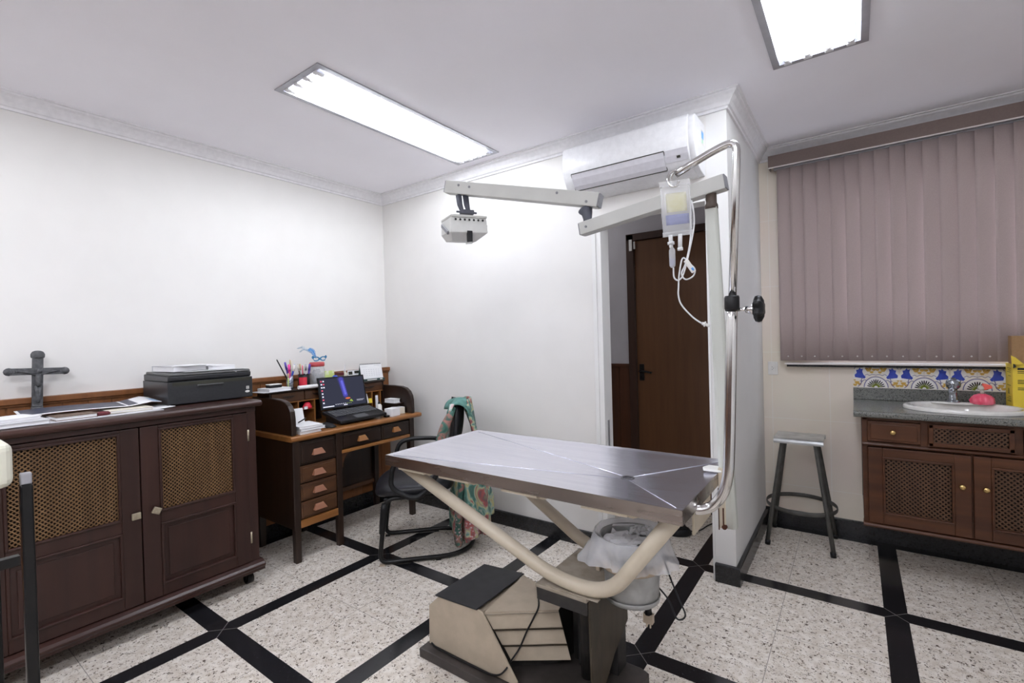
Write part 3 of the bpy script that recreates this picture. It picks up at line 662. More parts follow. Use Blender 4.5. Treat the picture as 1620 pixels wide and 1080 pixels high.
# ------------------------------------------------------------------ rolltop desk
DTOP = .768
def desk():
    xf, xb = -2.735, -3.212; y0, y1 = 1.512, 2.475
    t = thing('rolltop_desk', 'old wooden rolltop desk with open roll, drawers and pigeonholes, in the corner behind the chair', 'desk', ((xf + xb) / 2, (y0 + y1) / 2, 0))
    d = MB(); d.prism([(xb, DTOP - .032), (xf + .012, DTOP - .032), (xf + .022, DTOP - .022), (xf + .022, DTOP - .008), (xf + .014, DTOP), (xb, DTOP)], 'y', y0 - .018, y1 + .062)
    part(d, 'desktop', 'desk_o', t, bevel=.003)
    arc = [(xb, DTOP)] + [(-2.742, DTOP), (-2.744, .87), (-2.752, .915), (-2.775, .948), (-2.81, .970), (-2.86, .981), (-2.93, .984), (xb, .984)]
    part(MB().prism(arc, 'y', y0 + .002, y0 + .034), 'side_panel', 'desk_d', t, bevel=.006, seg=3)
    arc2 = [(p[0], p[1] - (.010 if p[1] > .9 else 0)) for p in arc]
    part(MB().prism(arc2, 'y', y1 - .012, y1 + .020), 'side_panel', 'desk_d', t, bevel=.006, seg=3)
    # small ledge on the right panel
    part(MB().box((-3.0, y1 - .085, .838), (-2.83, y1 - .012, .846)), 'card_ledge', 'desk_d', t)
    # pedestal
    b = MB(); zb, zt = .205, DTOP - .032; yp = 1.842
    b.box((xb, y0, zb), (xf - .002, y0 + .02, zt)); b.box((xb, yp - .02, zb), (xf - .002, yp, zt)); b.box((xb, y0, zb), (xb + .015, yp, zt)); b.box((xb, y0, zb), (xf - .02, yp, zb + .02)); b.box((xf - .05, y0 + .02, zb), (xf - .03, yp - .02, zt))
    part(b, 'pedestal', 'desk_d', t, bevel=.002)
    part(MB().box((xf - .022, y0 + .04, .205), (xf + .001, yp - .035, .250)), 'pedestal_rail', 'desk_o', t, bevel=.003)
    for (x, y, zz) in ((xf - .020, y0 + .022, zt), (xf - .020, yp - .016, zt), (xb + .03, y0 + .022, .25), (xb + .03, yp - .016, .25), (xf - .020, y1 - .022, zt), (xb + .03, y1 - .022, zt)):
        w = .022
        m = MB(); m.add([(x + sx * w * q, y + sy * w * q, z) for z, q in ((0, .82), (zz, 1)) for sx, sy in ((-1, -1), (1, -1), (1, 1), (-1, 1))], [(0, 3, 2, 1), (4, 5, 6, 7), (0, 1, 5, 4), (1, 2, 6, 5), (2, 3, 7, 6), (3, 0, 4, 7)])
        part(m, 'leg', 'desk_d', t, bevel=.003)
    def pull(mx, u, z, w, par, mt):
        # trapezoid pull: wide at its foot, narrow at the top, undercut grip
        m = MB(mx); a, c, h = w / 2, w * .32, .034
        m.add([(u - a, .020, z), (u + a, .020, z), (u + c, .020, z + h), (u - c, .020, z + h), (u - a, .046, z), (u + a, .046, z), (u + c, .028, z + h), (u - c, .028, z + h)], [(0, 1, 2, 3), (4, 5, 6, 7), (0, 1, 5, 4), (1, 2, 6, 5), (2, 3, 7, 6), (3, 0, 4, 7)])
        return part(m, 'pull', mt, par, bevel=.002)
    def drawer(ya, yb_, za, zb_, mt, pz, pm, extra=0, pw=.085):
        mx = frameM((xf - .020, ya, za), (0, 1, 0), (1, 0, 0)); w = yb_ - ya; h = zb_ - za
        m = MB(mx); m.box((0, 0, 0), (w, .016, h)); m.box((.012, .012, .012), (w - .012, .021, h - .012))
        dr = part(m, 'drawer', mt, t, bevel=.003)
        pull(mx, w / 2 - .006, pz, pw, dr, pm); return dr
    a, c = y0 + .046, yp - .040
    drawer(a, c, .584, .722, 'desk_d', .050, 'desk_p'); drawer(a, c, .474, .576, 'desk_m', .034, 'desk_p')
    drawer(a, c, .366, .466, 'desk_m', .034, 'desk_p'); drawer(a, c, .258, .358, 'desk_m', .034, 'desk_p')
    drawer(yp + .008, 2.168, .622, .722, 'desk_d', .032, 'desk_o', pw=.078); drawer(2.174, y1 - .046, .622, .722, 'desk_d', .040, 'desk_o', pw=.068)
    part(MB().box((xf - .03, yp, .596), (xf + .001, y1 - .044, .617)), 'apron_rail', 'desk_o', t, bevel=.002)
    part(MB().box((xf - .05, yp, .60), (xf - .03, y1 - .02, .735)), 'apron_back', 'desk_d', t)
    # corner bracket in the knee hole
    br = [(yp, .598)] + [(yp + .075, .598)] + [(yp + .075 - .06 * math.sin(k * PI / 12), .590 - .085 * (1 - math.cos(k * PI / 12))) for k in range(1, 7)] + [(yp, .500)]
    part(MB().prism(br, 'x', xf - .028, xf - .008), 'bracket', 'desk_m', t)
    part(MB().box((xb, yp, .19), (xb + .018, y1 - .02, .735)), 'modesty_panel', 'desk_d', t)
    part(MB().box((xb + .016, yp, .185), (xb + .034, y1 - .02, .215)), 'modesty_rail', 'desk_m', t, bevel=.003)
    # pigeonhole gallery
    gx = -3.060; ga, gb = y0 + .036, y1 - .014; gz = 1.004
    g = MB(); g.box((xb, ga, DTOP), (xb + .01, gb, gz)); g.box((xb, ga, DTOP), (gx, ga + .012, gz)); g.box((xb, gb - .012, DTOP), (gx, gb, gz))
    part(g, 'gallery_case', 'desk_d', t)
    part(MB().box((xb - .005, ga - .02, gz), (gx + .014, gb + .004, gz + .012)), 'gallery_top', 'desk_d', t, bevel=.003)
    part(MB().box((xb, ga, .930), (gx, gb, .936)), 'gallery_shelf', 'desk_o', t)
    ys = [ga + .012, 1.79, 1.99, 2.20, gb - .012]
    for i in range(4):                                   # shallow drawers under the gallery top
        mx = frameM((gx - .012, ys[i] + .003, .938), (0, 1, 0), (1, 0, 0)); w = ys[i + 1] - ys[i] - .006
        dr = part(MB(mx).box((0, 0, 0), (w, .013, .062)), 'gallery_drawer', 'desk_m', t, bevel=.002)
        m = MB(mx); m.prism([(w / 2 - .045, .040), (w / 2 + .045, .040), (w / 2 + .03, .028), (w / 2 + .012, .022), (w / 2 - .012, .022), (w / 2 - .03, .028)], 'y', .012, .020)
        part(m, 'carved_pull', 'desk_d', dr)
    for y in (1.74, 1.86, 2.0, 2.12, 2.255, 2.345, 2.425): part(MB().box((xb, y, DTOP), (gx - .002, y + .008, .930)), 'divider', 'desk_o', t)
    for (a, c, z) in ((1.748, 1.86, .868), (2.008, 2.12, .868), (2.263, 2.345, .842)): part(MB().box((xb, a, z), (gx - .004, c, z + .006)), 'pigeonhole_shelf', 'desk_o', t)
    return t
desk()

# ------------------------------------------------------------------ examination table
def exam_table():
    t = thing('examination_table', 'stainless steel veterinary table with sloped top on a pump base, mid room', 'table', (-.98, 1.58, 0))
    x0, x1, y0, y1, Z = -1.602, -.385, 1.288, 1.884, .850
    m = MB(); r = .022
    o = [(x0, y0), (x1, y0), (x1, y1), (x0, y1)]; i_ = [(x0 + r, y0 + r), (x1 - r, y0 + r), (x1 - r, y1 - r), (x0 + r, y1 - r)]
    dr = (-.650, 1.562)
    vs = [(p[0], p[1], Z) for p in o] + [(p[0], p[1], Z - .003) for p in i_] + [(p[0], p[1], Z - .041) for p in o]
    dd = [(dr[0] + .016 * math.cos(a), dr[1] + .016 * math.sin(a), Z - .023) for a in (5 * PI / 4, 7 * PI / 4, PI / 4, 3 * PI / 4)]
    vs += dd
    fs = [(i, (i + 1) % 4, 4 + (i + 1) % 4, 4 + i) for i in range(4)] + [(4 + i, 4 + (i + 1) % 4, 12 + (i + 1) % 4, 12 + i) for i in range(4)] + [(8, 9, 10, 11)]
    m.add(vs, fs, 0)
    top = part(m, 'tray_top', 'steel', t)
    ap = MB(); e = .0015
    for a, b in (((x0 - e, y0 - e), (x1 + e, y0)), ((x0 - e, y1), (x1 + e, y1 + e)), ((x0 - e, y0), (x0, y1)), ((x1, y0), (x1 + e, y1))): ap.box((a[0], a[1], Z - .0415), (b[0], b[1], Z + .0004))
    part(ap, 'edge_reflection_overlay', 'steel_refl', t)  # thin overlay carrying the painted dark reflection
    sl = MB()
    for (px_, py_) in ((x0 + r, y0 + r), (x1 - r, y0 + r), (x1 - r, y1 - r), (x0 + r, y1 - r)):
        A_ = V((px_, py_, Z - .0024)); B0 = V((dr[0] + (px_ - dr[0]) * .03, dr[1] + (py_ - dr[1]) * .06, Z - .0220)); sl.tube([A_, B0], .0007, 6)
    part(sl, 'crease_seams', 'steel', top)
    d = MB(); d.lathe([(.016, -.001), (.022, .0005), (.024, -.0005), (.016, -.004), (.016, -.03), (.0, -.03)], (dr[0], dr[1], Z - .0205), 20)
    part(d, 'drain', 'drain', top)
    part(MB().box((-.412, 1.475, .712), (-.404, 1.675, Z - .042)), 'end_plate', 'cream', t, bevel=.002)
    # two bent tube frames
    fr = fillet([(-1.565, 1.350, .802), (-.868, 1.425, .474), (-.668, 1.425, .474), (-.425, 1.355, .802)], .10, 8)
    part(MB().tube(fr, .0245, 16), 'tube_frame', 'cream', t)
    bk = fillet([(-1.565, 1.815, .802), (-.868, 1.70, .474), (-.668, 1.70, .474), (-.425, 1.79, .802)], .10, 8)
    part(MB().tube(bk, .0245, 16), 'tube_frame', 'cream', t)
    for (x, y) in ((-1.46, 1.318), (-1.23, 1.318), (-.93, 1.318), (-.62, 1.318), (-1.50, 1.83), (-.52, 1.80)):
        p = MB(); p.box((x - .075, y - .022, Z - .054), (x + .075, y + .022, Z - .0415)); p.tube([(x + .055, y, Z - .052), (x + .085, y, Z - .056), (x + .10, y, Z - .050)], .006, 8)
        part(p, 'mounting_flange', 'cream', t, bevel=.003)
    # pedestal
    cp = MB(); cp.box((-.940, 1.400, .436), (-.738, 1.735, .449)); cp.box((-.90, 1.405, .447), (-.70, 1.430, .452))
    part(cp, 'pedestal_cap', 'cream_d', t, bevel=.003)
    pd = MB(); prof = [(1.420, .436), (1.432, .038), (1.475, .038), (1.615, .185), (1.738, .172), (1.735, .250), (1.728, .436)]
    prof = [(1.420, .436), (1.432, .036), (1.470, .036), (1.612, .150), (1.742, .215), (1.730, .436)]
    pd.prism(prof, 'x', -.746, -.737, 0)
    part(pd, 'pedestal', 'pedestal', t, bevel=.004)
    pb = MB(); pb.box((-.935, 1.655, .036), (-.745, 1.735, .434)); pb.box((-.90, 1.63, .036), (-.78, 1.655, .40))
    part(pb, 'pedestal_back', 'pedestal_d', t, bevel=.003)
    part(MB().box((-.937, 1.403, .392), (-.740, 1.411, .436)), 'cap_skirt', 'pedestal_d', t, bevel=.002)
    part(MB().cyl((-.84, 1.60, .03), (-.84, 1.60, .434), .03), 'piston', 'pedestal_d', t)
    # base plate with clipped corner
    bp = [(-1.503, 1.352), (-.700, 1.352), (-.655, 1.40), (-.655, 1.735), (-.69, 1.748), (-.94, 1.748), (-.96, 1.735), (-1.503, 1.735)]
    part(MB().prism(bp, 'z', 0, .038), 'base_plate', 'base', t, bevel=.004)
    # pump housing
    zb = .040
    F = [(-1.487, zb), (-1.030, zb), (-1.030, .056), (-1.186, .262), (-1.216, .270), (-1.428, .254), (-1.483, .203)]
    fp = MB(); fp.prism(F, 'y', 1.396, 1.404)
    part(fp, 'pump_front', 'pumpb', t, bevel=.002)
    sh = MB()                                            # left shell behind the front plate
    sh.prism([(-1.485, zb), (-1.20, zb), (-1.20, .255), (-1.428, .251), (-1.481, .202)], 'y', 1.404, 1.715)
    part(sh, 'pump_shell', 'pumpb', t, bevel=.003)
    lid = MB(); lid.add([(-1.440, 1.390, .257), (-1.212, 1.390, .268), (-1.214, 1.722, .268), (-1.436, 1.712, .257), (-1.440, 1.390, .263), (-1.212, 1.390, .274), (-1.214, 1.722, .274), (-1.436, 1.712, .263)], [(0, 3, 2, 1), (4, 5, 6, 7), (0, 1, 5, 4), (1, 2, 6, 5), (2, 3, 7, 6), (3, 0, 4, 7)])
    part(lid, 'lid', 'lid', t, bevel=.002)
    # louvred diagonal face and the sloping shoulder above it
    A, B_, Cc, D = V((-1.186, 1.406, .258)), V((-.958, 1.584, .254)), V((-.912, 1.592, .074)), V((-1.100, 1.462, .074))
    lv = MB()
    for k in range(3):
        p, q = k / 3, (k + 1) / 3 - .022
        a, b = A.lerp(D, p), B_.lerp(Cc, p); c, d_ = B_.lerp(Cc, q), A.lerp(D, q); n = (b - a).cross(d_ - a).normalized()
        n = n if n.y < 0 else -n
        a2, b2 = a, b; c2, d2 = c + n * .009, d_ + n * .009
        back = -n * .004
        lv.add([a2, b2, c2, d2, a2 + back, b2 + back, c2 + back, d2 + back], [(0, 1, 2, 3), (4, 5, 6, 7), (0, 1, 5, 4), (1, 2, 6, 5), (2, 3, 7, 6), (3, 0, 4, 7)])
    part(lv, 'louvre_panel', 'pumpb', t, bevel=.0015)
    for k in (0, 1, 2):  # strips along the seams draw in their shadow line
        p = k / 3 - .006 if k else 0; q = p + (.018 if k else .010); a, b, c, d_ = A.lerp(D, p), B_.lerp(Cc, p), B_.lerp(Cc, q), A.lerp(D, q)
        f = [v + n * .0102 for v in (a, b, c, d_)]; part(MB().add(f + [v - n * .004 for v in f], [(0, 1, 2, 3), (7, 6, 5, 4), (0, 1, 5, 4), (1, 2, 6, 5), (2, 3, 7, 6), (3, 0, 4, 7)]), 'louvre_shadow_seam', 'cream_d' if k == 0 else 'pedestal', t)
    nn_ = n.copy()
    shd = MB(); E = V((-1.118, 1.690, .268)); G = V((-1.214, 1.715, .268)); Hh = V((-.962, 1.612, .262)); K = V((-1.00, 1.66, .262))
    n = V((0, 0, -.004))
    top_ = [A + V((0, 0, .004)), B_ + V((0, 0, .004)), Hh, K, E, G]
    shd.add(top_ + [p + n for p in top_], [(0, 1, 2, 3, 4, 5), (6, 7, 8, 9, 10, 11)] + [(i, (i + 1) % 6, 6 + (i + 1) % 6, 6 + i) for i in range(6)])
    part(shd, 'pump_shoulder', 'pumpb', t)
    core = MB(); core.prism([(-1.19, 1.41), (-.97, 1.59), (-.945, 1.70), (-1.19, 1.712)], 'z', .040, .250); part(core, 'pump_core', 'pedestal_d', t)
    cd = smoothpts([(-1.13, 1.695, .270), (-1.085, 1.63, .281), (-1.013, 1.528, .284), (-1.026, 1.510, .241), (-1.048, 1.492, .189), (-1.069, 1.470, .129), (-1.080, 1.430, .100), (-1.075, 1.388, .092), (-1.107, 1.386, .060), (-1.153, 1.386, .046), (-1.223, 1.386, .043), (-1.347, 1.386, .0425), (-1.434, 1.388, .043), (-1.470, 1.393, .048)], 6)
    part(MB().tube(cd, .0035, 8), 'pump_cord', 'black', t)
    # ring that holds the bucket
    rg = MB(); k = 28; cx, cy = -.640, 1.552
    rg.tube([(cx + .101 * math.cos(2 * PI * j / k), cy + .101 * math.sin(2 * PI * j / k), .548) for j in range(k)], .012, 8, True, flat=(.35, 1.3), up=(1, 0, 0))
    rg.box((-.80, 1.60, .526), (-.735, 1.622, .556)); rg.box((-.80, 1.60, .449), (-.785, 1.622, .53))
    part(rg, 'bucket_ring', 'tanband', t)
    return t
exam_table()

# bucket with bag
def bucket():
    cx, cy = -.640, 1.552
    t = thing('bucket', 'grey galvanised bucket hung in a ring under the steel table right end', 'bucket', (cx, cy, .425))
    b = MB(); b.lathe([(0, .425), (.086, .425), (.089, .428), (.092, .48), (.097, .55), (.103, .632), (.106, .636), (.103, .638), (.099, .63), (.092, .55), (.086, .44), (0, .436)], (cx, cy, 0), 32)
    part(b, 'bucket_body', 'zinc', t)
    f = MB(); f.lathe([(.0915, .424), (.0925, .424), (.0945, .438), (.0935, .440)], (cx, cy, 0), 32); part(f, 'foot_band', 'zinc', t)
    # bin liner folded over the rim
    def wob(a, z): return (.05 * math.sin(5 * a + 1) + .04 * math.sin(11 * a) + .42 * max(0, math.cos(a - 3.75)) ** 14 + .22 * max(0, math.cos(a + .1)) ** 8 + .05 * math.sin(23 * a + z * 60)) * max(0, min(1, (.63 - z) / .06)) + .016 * math.sin(7 * a) * (1 if z > .6 else 0) + .01 * math.sin(17 * a + z * 90)
    g = MB(); g.lathe([(.088, .56), (.100, .60), (.112, .628), (.118, .645), (.123, .650), (.127, .646), (.128, .62), (.126, .60), (.122, .585), (.124, .570), (.128, .556)], (cx, cy, 0), 72, wob=wob)
    solo(g, 'bin_liner', 'bag', 'thin translucent plastic bag folded over the rim of the hanging bucket', 'bag')
    r = random.Random(3)
    def crumple(c, s_, name, mt, lab):
        m = MB(); n = 7; pts = {}
        def fn(u, v):
            k = (round(u, 3), round(v, 3))
            if k not in pts: pts[k] = V((c[0] + (u - .5) * s_[0], c[1] + (v - .5) * s_[1], c[2] + r.uniform(-.5, .5) * s_[2]))
            return pts[k]
        m.grid(fn, n, n, smooth=False); return solo(m, name, mt, lab, 'packaging', solid=.0012)
    crumple((cx - .02, cy - .02, .622), (.13, .12, .02), 'crumpled_wrapper', 'paper', 'white crumpled wrapper lying in the bucket bag')
    crumple((cx + .035, cy + .03, .645), (.085, .07, .03), 'clear_packaging', 'clear', 'clear plastic packaging in the bucket bag, right of the white wrapper')
    m = MB(Matrix.Translation((cx - .032, cy + .012, .658)) @ Matrix.Rotation(.5, 4, 'Z') @ Matrix.Rotation(-.5, 4, 'X')); m.cbox((0, 0, 0), (.075, .05, .002)); m.poly([(-.022, -.02, .0013), (.024, -.012, .0013), (.03, .014, .0013), (-.018, .02, .0013)], 1); m.poly([(-.01, -.006, .0016), (.012, -.006, .0016), (.010, .008, .0016), (-.006, .006, .0016)], 2)
    solo(m, 'printed_pouch', ['paper', 'greenb', 'azw'], 'white pouch with a dark teal printed patch, on top in the bucket bag', 'packaging')
bucket()
def plug_cord():
    t = thing('power_cord', 'black power cord with a plug dangling under the hanging bucket', 'cord', (-.60, 1.60, .33))
    c = smoothpts([(-.70, 1.72, .80), (-.60, 1.70, .66), (-.565, 1.67, .52), (-.505, 1.62, .43), (-.475, 1.60, .385), (-.50, 1.59, .37), (-.53, 1.60, .42), (-.585, 1.605, .46), (-.602, 1.602, .42), (-.602, 1.600, .395)], 7)
    part(MB().tube(c, .0030, 8), 'cable', 'black', t)
    p = MB(); p.lathe([(.004, .03), (.008, .026), (.011, .0), (.013, -.024), (.0, -.024)], (-.602, 1.600, .372), 12)
    part(p, 'plug_body', 'black', t)
    p = MB(); p.box((-.619, 1.590, .318), (-.585, 1.612, .350)); p.cyl((-.609, 1.60, .318), (-.609, 1.60, .300), .0028); p.cyl((-.596, 1.60, .318), (-.596, 1.60, .300), .0028)
    part(p, 'plug_adapter', 'tanband', t, label='tan plug adapter with two pins', bevel=.002)
plug_cord()
def floor_unit():
    t = thing('foot_pedal', 'small black device with a thin cord on the floor in the doorway', 'pedal', (-.965, 3.15, 0))
    mx = Matrix.Translation((-.965, 3.15, 0)) @ Matrix.Rotation(.5, 4, 'Z')
    b = MB(mx); b.lathe([(0, 0), (.078, 0), (.082, .006), (.080, .022), (.066, .040), (.03, .050), (0, .052)], (0, 0, 0), 20, sx=1.0, sy=.72); b.box((-.05, -.03, .035), (.045, .03, .058))
    part(b, 'pedal_body', 'black', t, bevel=.004)
    part(MB().tube(smoothpts([(-.90, 3.18, .02), (-.86, 3.27, .006), (-.83, 3.40, .005), (-.76, 3.55, .005), (-.68, 3.60, .006)], 6), .004, 8), 'cord', 'black', t)
floor_unit()
# ------------------------------------------------------------------ drip stand on the table end
def iv_pole():
    t = thing('drip_pole', 'chrome bent pole with hook, fixed to the right end of the steel table', 'drip stand', (-.36, 1.45, .80))
    y = 1.45
    lo = smoothpts([(-.392, y - .012, .806), (-.372, y - .006, .808), (-.345, y, .822), (-.318, y, .858), (-.302, y, .915), (-.296, y, 1.00), (-.290, y, 1.15), (-.281, y, 1.405)], 6)
    part(MB().tube(lo, .0150, 16), 'lower_tube', 'chrome', t)
    up = fillet([(-.281, y, 1.38), (-.258, y, 1.862), (-.330, y, 1.842), (-.428, y, 1.802)], .050, 8)
    part(MB().tube(up, .0108, 14), 'upper_tube', 'chrome', t)
    part(MB().lathe([(.0, -.022), (.018, -.022), (.020, -.015), (.020, .015), (.018, .020), (.0, .020)], (-.2805, y, 1.408), 18), 'collar', 'black', t)
    s = MB(); s.cyl((-.270, y, 1.388), (-.236, y, 1.388), .005); s.lathe([(.0, 0), (.010, 0), (.012, .01), (.017, .026), (.0, .026)], (0, 0, 0), 14, mx=Matrix.Translation((-.246, y, 1.388)) @ Matrix.Rotation(PI / 2, 4, 'Y'))
    part(s, 'clamp_screw', 'chrome', t)
    k = MB(); k.lathe([(.0, 0), (.022, .0), (.030, .004), (.032, .012), (.030, .020), (.020, .026), (0, .026)], (0, 0, 0), 40, mx=Matrix.Translation((-.226, y, 1.388)) @ Matrix.Rotation(PI / 2, 4, 'Y'), wob=lambda a, z: .16 * math.cos(6 * a))
    part(k, 'star_knob', 'black', t)
    hk = MB(); b = V((-.426, y, 1.803))
    for s_ in (-1, 1):
        pts = [b + V((.02, 0, .008)), b + V((-.012, .010 * s_, .006)), b + V((-.020, .018 * s_, -.018)), b + V((-.012, .018 * s_, -.038)), b + V((.002, .014 * s_, -.040)), b + V((.010, .010 * s_, -.026))]
        hk.tube(smoothpts(pts, 5), .0032, 8)
    part(hk, 'hook', 'chrome', t)
iv_pole()
def iv_bag():
    y = 1.448
    t = thing('drip_bag', 'clear plastic infusion bag with yellowish label and coiled tubing on the chrome hook', 'infusion bag', (-.428, y, 1.77))
    rz = Matrix.Translation((-.428, y, 1.70)) @ Matrix.Rotation(.42, 4, 'Z') @ Matrix.Rotation(-.045, 4, 'Y')
    w, h = .044, .072
    def sh(th, sgn):
        def fn(u, v):
            x = (u * 2 - 1); z = (v * 2 - 1); e = max(0, 1 - x ** 4) * max(0, 1 - z ** 4)
            return (x * w * (1 - .05 * z * z), sgn * th * e ** .5, z * h)
        return fn
    b = MB(rz); b.grid(sh(.010, -1), 14, 18); b.grid(sh(.010, 1), 14, 18)
    part(b, 'bag', 'clear', t)
    part(MB(rz).box((-w, -.001, h - .004), (w, .001, h + .012)), 'bag_seam', 'clear', t); part(MB(rz).box((-w, -.001, -h - .010), (w, .001, -h + .004)), 'bag_seam', 'clear', t)
    l = MB(rz)
    l.grid(lambda u, v: ((u - .5) * .058, -.0108 + .002 * abs(u - .5), -.012 + v * .056), 6, 6); part(l, 'label_panel', 'ivlab', t, solid=.0004)
    l = MB(rz); l.grid(lambda u, v: ((u - .5) * .066, -.0112 + .003 * abs(u - .5), -.050 + v * .030), 6, 3); part(l, 'blue_print', 'ivblue', t, solid=.0004)
    def P(x, z, dy=0): return rz @ V((x, dy, z))
    a = MB(); a.cyl(P(-.022, -.078), P(-.022, -.100), .006); a.cyl(P(-.022, -.098), P(-.022, -.106), .010); a.cyl(P(-.022, -.106), P(-.022, -.116), .0055)
    part(a, 'port', 'clear2', t)
    a = MB(); a.cyl(P(.006, -.078), P(.003, -.118), .006); a.cyl(P(.003, -.118), P(.003, -.126), .008); part(a, 'injection_port', 'clear2', t)
    a = MB(); a.lathe([(0, -.060), (.004, -.060), (.009, -.054), (.0095, -.008), (.006, 0), (0, 0)], P(-.020, -.116), 14); part(a, 'drip_chamber', 'clear', t)
    a = MB(); a.lathe([(0, -.050), (.0065, -.050), (.0065, -.030), (0, -.030)], P(-.020, -.118), 12); part(a, 'chamber_fluid', 'ivblue', t)
    c = smoothpts([P(-.020, -.176), P(-.020, -.205), P(-.008, -.214), P(.008, -.195), P(.030, -.125), P(.046, -.06), P(.048, -.015), P(.044, .02, .006), P(.040, -.03, .006), P(.034, -.10, .006), P(.016, -.165), P(.002, -.195), P(.012, -.214), P(.034, -.206), P(.040, -.186), P(.026, -.168), P(.008, -.150), P(-.006, -.20, -.004), P(-.010, -.235, -.004), P(-.012, -.262, -.004), P(-.004, -.290), P(.022, -.325), P(.044, -.345), P(.058, -.352)], 5)
    part(MB().tube(c, .0024, 7), 'tubing', 'clear2', t)
    a = MB(Matrix.Translation(P(.026, -.176, -.004)) @ Matrix.Rotation(.42, 4, 'Z') @ Matrix.Rotation(-.55, 4, 'Y')); a.cbox((0, 0, 0), (.013, .010, .044)); a.cbox((.001, -.004, -.012), (.006, .010, .010), 1)
    part(a, 'roller_clamp', ['white_p', 'stk1'], t, bevel=.002)
    e = P(.058, -.352); a = MB(); a.cyl(e + V((-.008, 0, .003)), e + V((.012, 0, -.005)), .0045); a.cyl(e + V((-.002, 0, .001)), e + V((.001, 0, 0)), .008); part(a, 'luer_tip', 'white_p', t)
iv_bag()

# ------------------------------------------------------------------ procedure lamp on a post
def beam(m, a, b, w, h, mi=0, ext=0, cham=.0):
    a, b = V(a), V(b); d = (b - a).normalized(); s_ = V((0, 0, 1)).cross(d).normalized(); u = d.cross(s_)
    vs = []
    for p in (a, b):
        vs += [p + s_ * (sx * w / 2) + u * (sz * h / 2) for sx, sz in ((-1, -1), (1, -1), (1, 1), (-1, 1))]
    m.add(vs, [(0, 3, 2, 1), (4, 5, 6, 7), (0, 1, 5, 4), (1, 2, 6, 5), (2, 3, 7, 6), (3, 0, 4, 7)], mi)
    return d, s_, u
def lamp():
    t = thing('surgical_lamp', 'grey jointed arm lamp with white boxy head on a pale post beside the table', 'lamp', (-.36, 1.72, .66))
    p = MB(); q = Matrix.Identity(4)
    A, B = V((-.355, 1.722, .664)), V((-.391, 1.722, 1.752))
    d = (B - A).normalized(); sx = V((1, 0, 0)); sx = (sx - d * sx.dot(d)).normalized(); sy = d.cross(sx)
    def ring(c, w): return [c + sx * (a * w) + sy * (b * w * .9) for a, b in ((-1, -.6), (-.6, -1), (.6, -1), (1, -.6), (1, .6), (.6, 1), (-.6, 1), (-1, .6))]
    vs = ring(A, .0245) + ring(B, .0195)
    p.add(vs, [(i, (i + 1) % 8, 8 + (i + 1) % 8, 8 + i) for i in range(8)] + [tuple(range(8)), tuple(range(8, 16))])
    part(p, 'post', 'post', t, bevel=.003)
    c = MB(); c.box((-.3835, 1.700, .665), (-.3765, 1.742, .868)); c.box((-.3835, 1.694, .665), (-.362, 1.700, .868)); c.box((-.3835, 1.742, .665), (-.362, 1.748, .868))
    part(c, 'clamp_channel', 'cream', t, bevel=.002)
    c = MB(); c.prism([(-.372, 1.690), (-.430, 1.690), (-.438, 1.716), (-.426, 1.752), (-.372, 1.752)], 'z', .8525, .8605)
    part(c, 'clamp_jaw', 'white_p', t, bevel=.003)
    c = MB(); c.box((-.3845, 1.690, .66), (-.3818, 1.6945, .80)); c.box((-.371, 1.690, .675), (-.367, 1.6942, .735)); c.cyl((-.366, 1.688, .672), (-.366, 1.70, .672), .008)
    part(c, 'rust_streak', 'rust', t)
    part(MB().lathe([(0, 0), (.0215, 0), (.0215, .012), (.0175, .020), (.0175, .052), (0, .052)], B - V((0, 0, .006)), 18), 'swivel_collar', 'brown_p', t)
    # lower arm
    a, b = V((-.345, 1.722, 1.828)), V((-.888, 1.730, 1.754))
    m = MB(); d_, s_, u_ = beam(m, a, b, .046, .050); part(m, 'lower_arm', 'lamp_g', t, bevel=.002)
    m = MB(); beam(m, a - d_ * .004, a + d_ * .001, .043, .046); part(m, 'arm_end_cap', 'lamp_e', t)
    m = MB(); beam(m, b - d_ * .001, b + d_ * .004, .043, .046); part(m, 'arm_end_cap', 'lamp_e', t)
    m = MB()
    for e in (.04,): m.cyl(b - d_ * .03 + s_ * .022, b - d_ * .03 + s_ * .0255, .005, n=10); m.cyl(b - d_ * .03 - s_ * .022, b - d_ * .03 - s_ * .0255, .005, n=10)
    part(m, 'arm_bolt', 'lamp_e', t)
    # joint
    j = V((-.866, 1.738, 1.774))
    m = MB(); m.tube([j, j + V((0, 0, .02)), j + V((-.004, .004, .045)), j + V((-.012, .006, .062))], [.017, .017, .022, .030], 14); part(m, 'elbow_joint', 'slate', t)
    # upper arm
    a, b = V((-.820, 1.752, 1.862)), V((-1.522, 1.628, 2.030))
    m = MB(); d_, s_, u_ = beam(m, a, b, .050, .056); part(m, 'upper_arm', 'lamp_g', t, bevel=.002)
    m = MB(); beam(m, a - d_ * .008, a + d_ * .002, .046, .050); part(m, 'arm_end_cap', 'lamp_e', t)
    m = MB(); beam(m, b - d_ * .001, b + d_ * .004, .046, .052); part(m, 'arm_end_cap', 'lamp_e', t)
    for f, z in ((.06, -.012), (.24, .012), (.82, .006), (.90, .010)):
        c = a.lerp(b, f) + u_ * z
        m = MB(); m.cyl(c + s_ * .024, c + s_ * .0275, .0055, n=10); m.cyl(c - s_ * .024, c - s_ * .0275, .0055, n=10); part(m, 'arm_bolt', 'lamp_e', t)
    # yoke and head
    y0 = a.lerp(b, .885) - u_ * .028
    hc = V((-1.430, 1.640, 1.822))
    m = MB()
    for s2 in (-1, 1):
        q = V((.012 * s2, .010 * s2, 0))
        m.tube([y0 + q, y0 + q + V((.006, 0, -.045)), hc + q * .9 + V((.014, -.016, .080))], [.015, .014, .010], 8, flat=(1, .8))
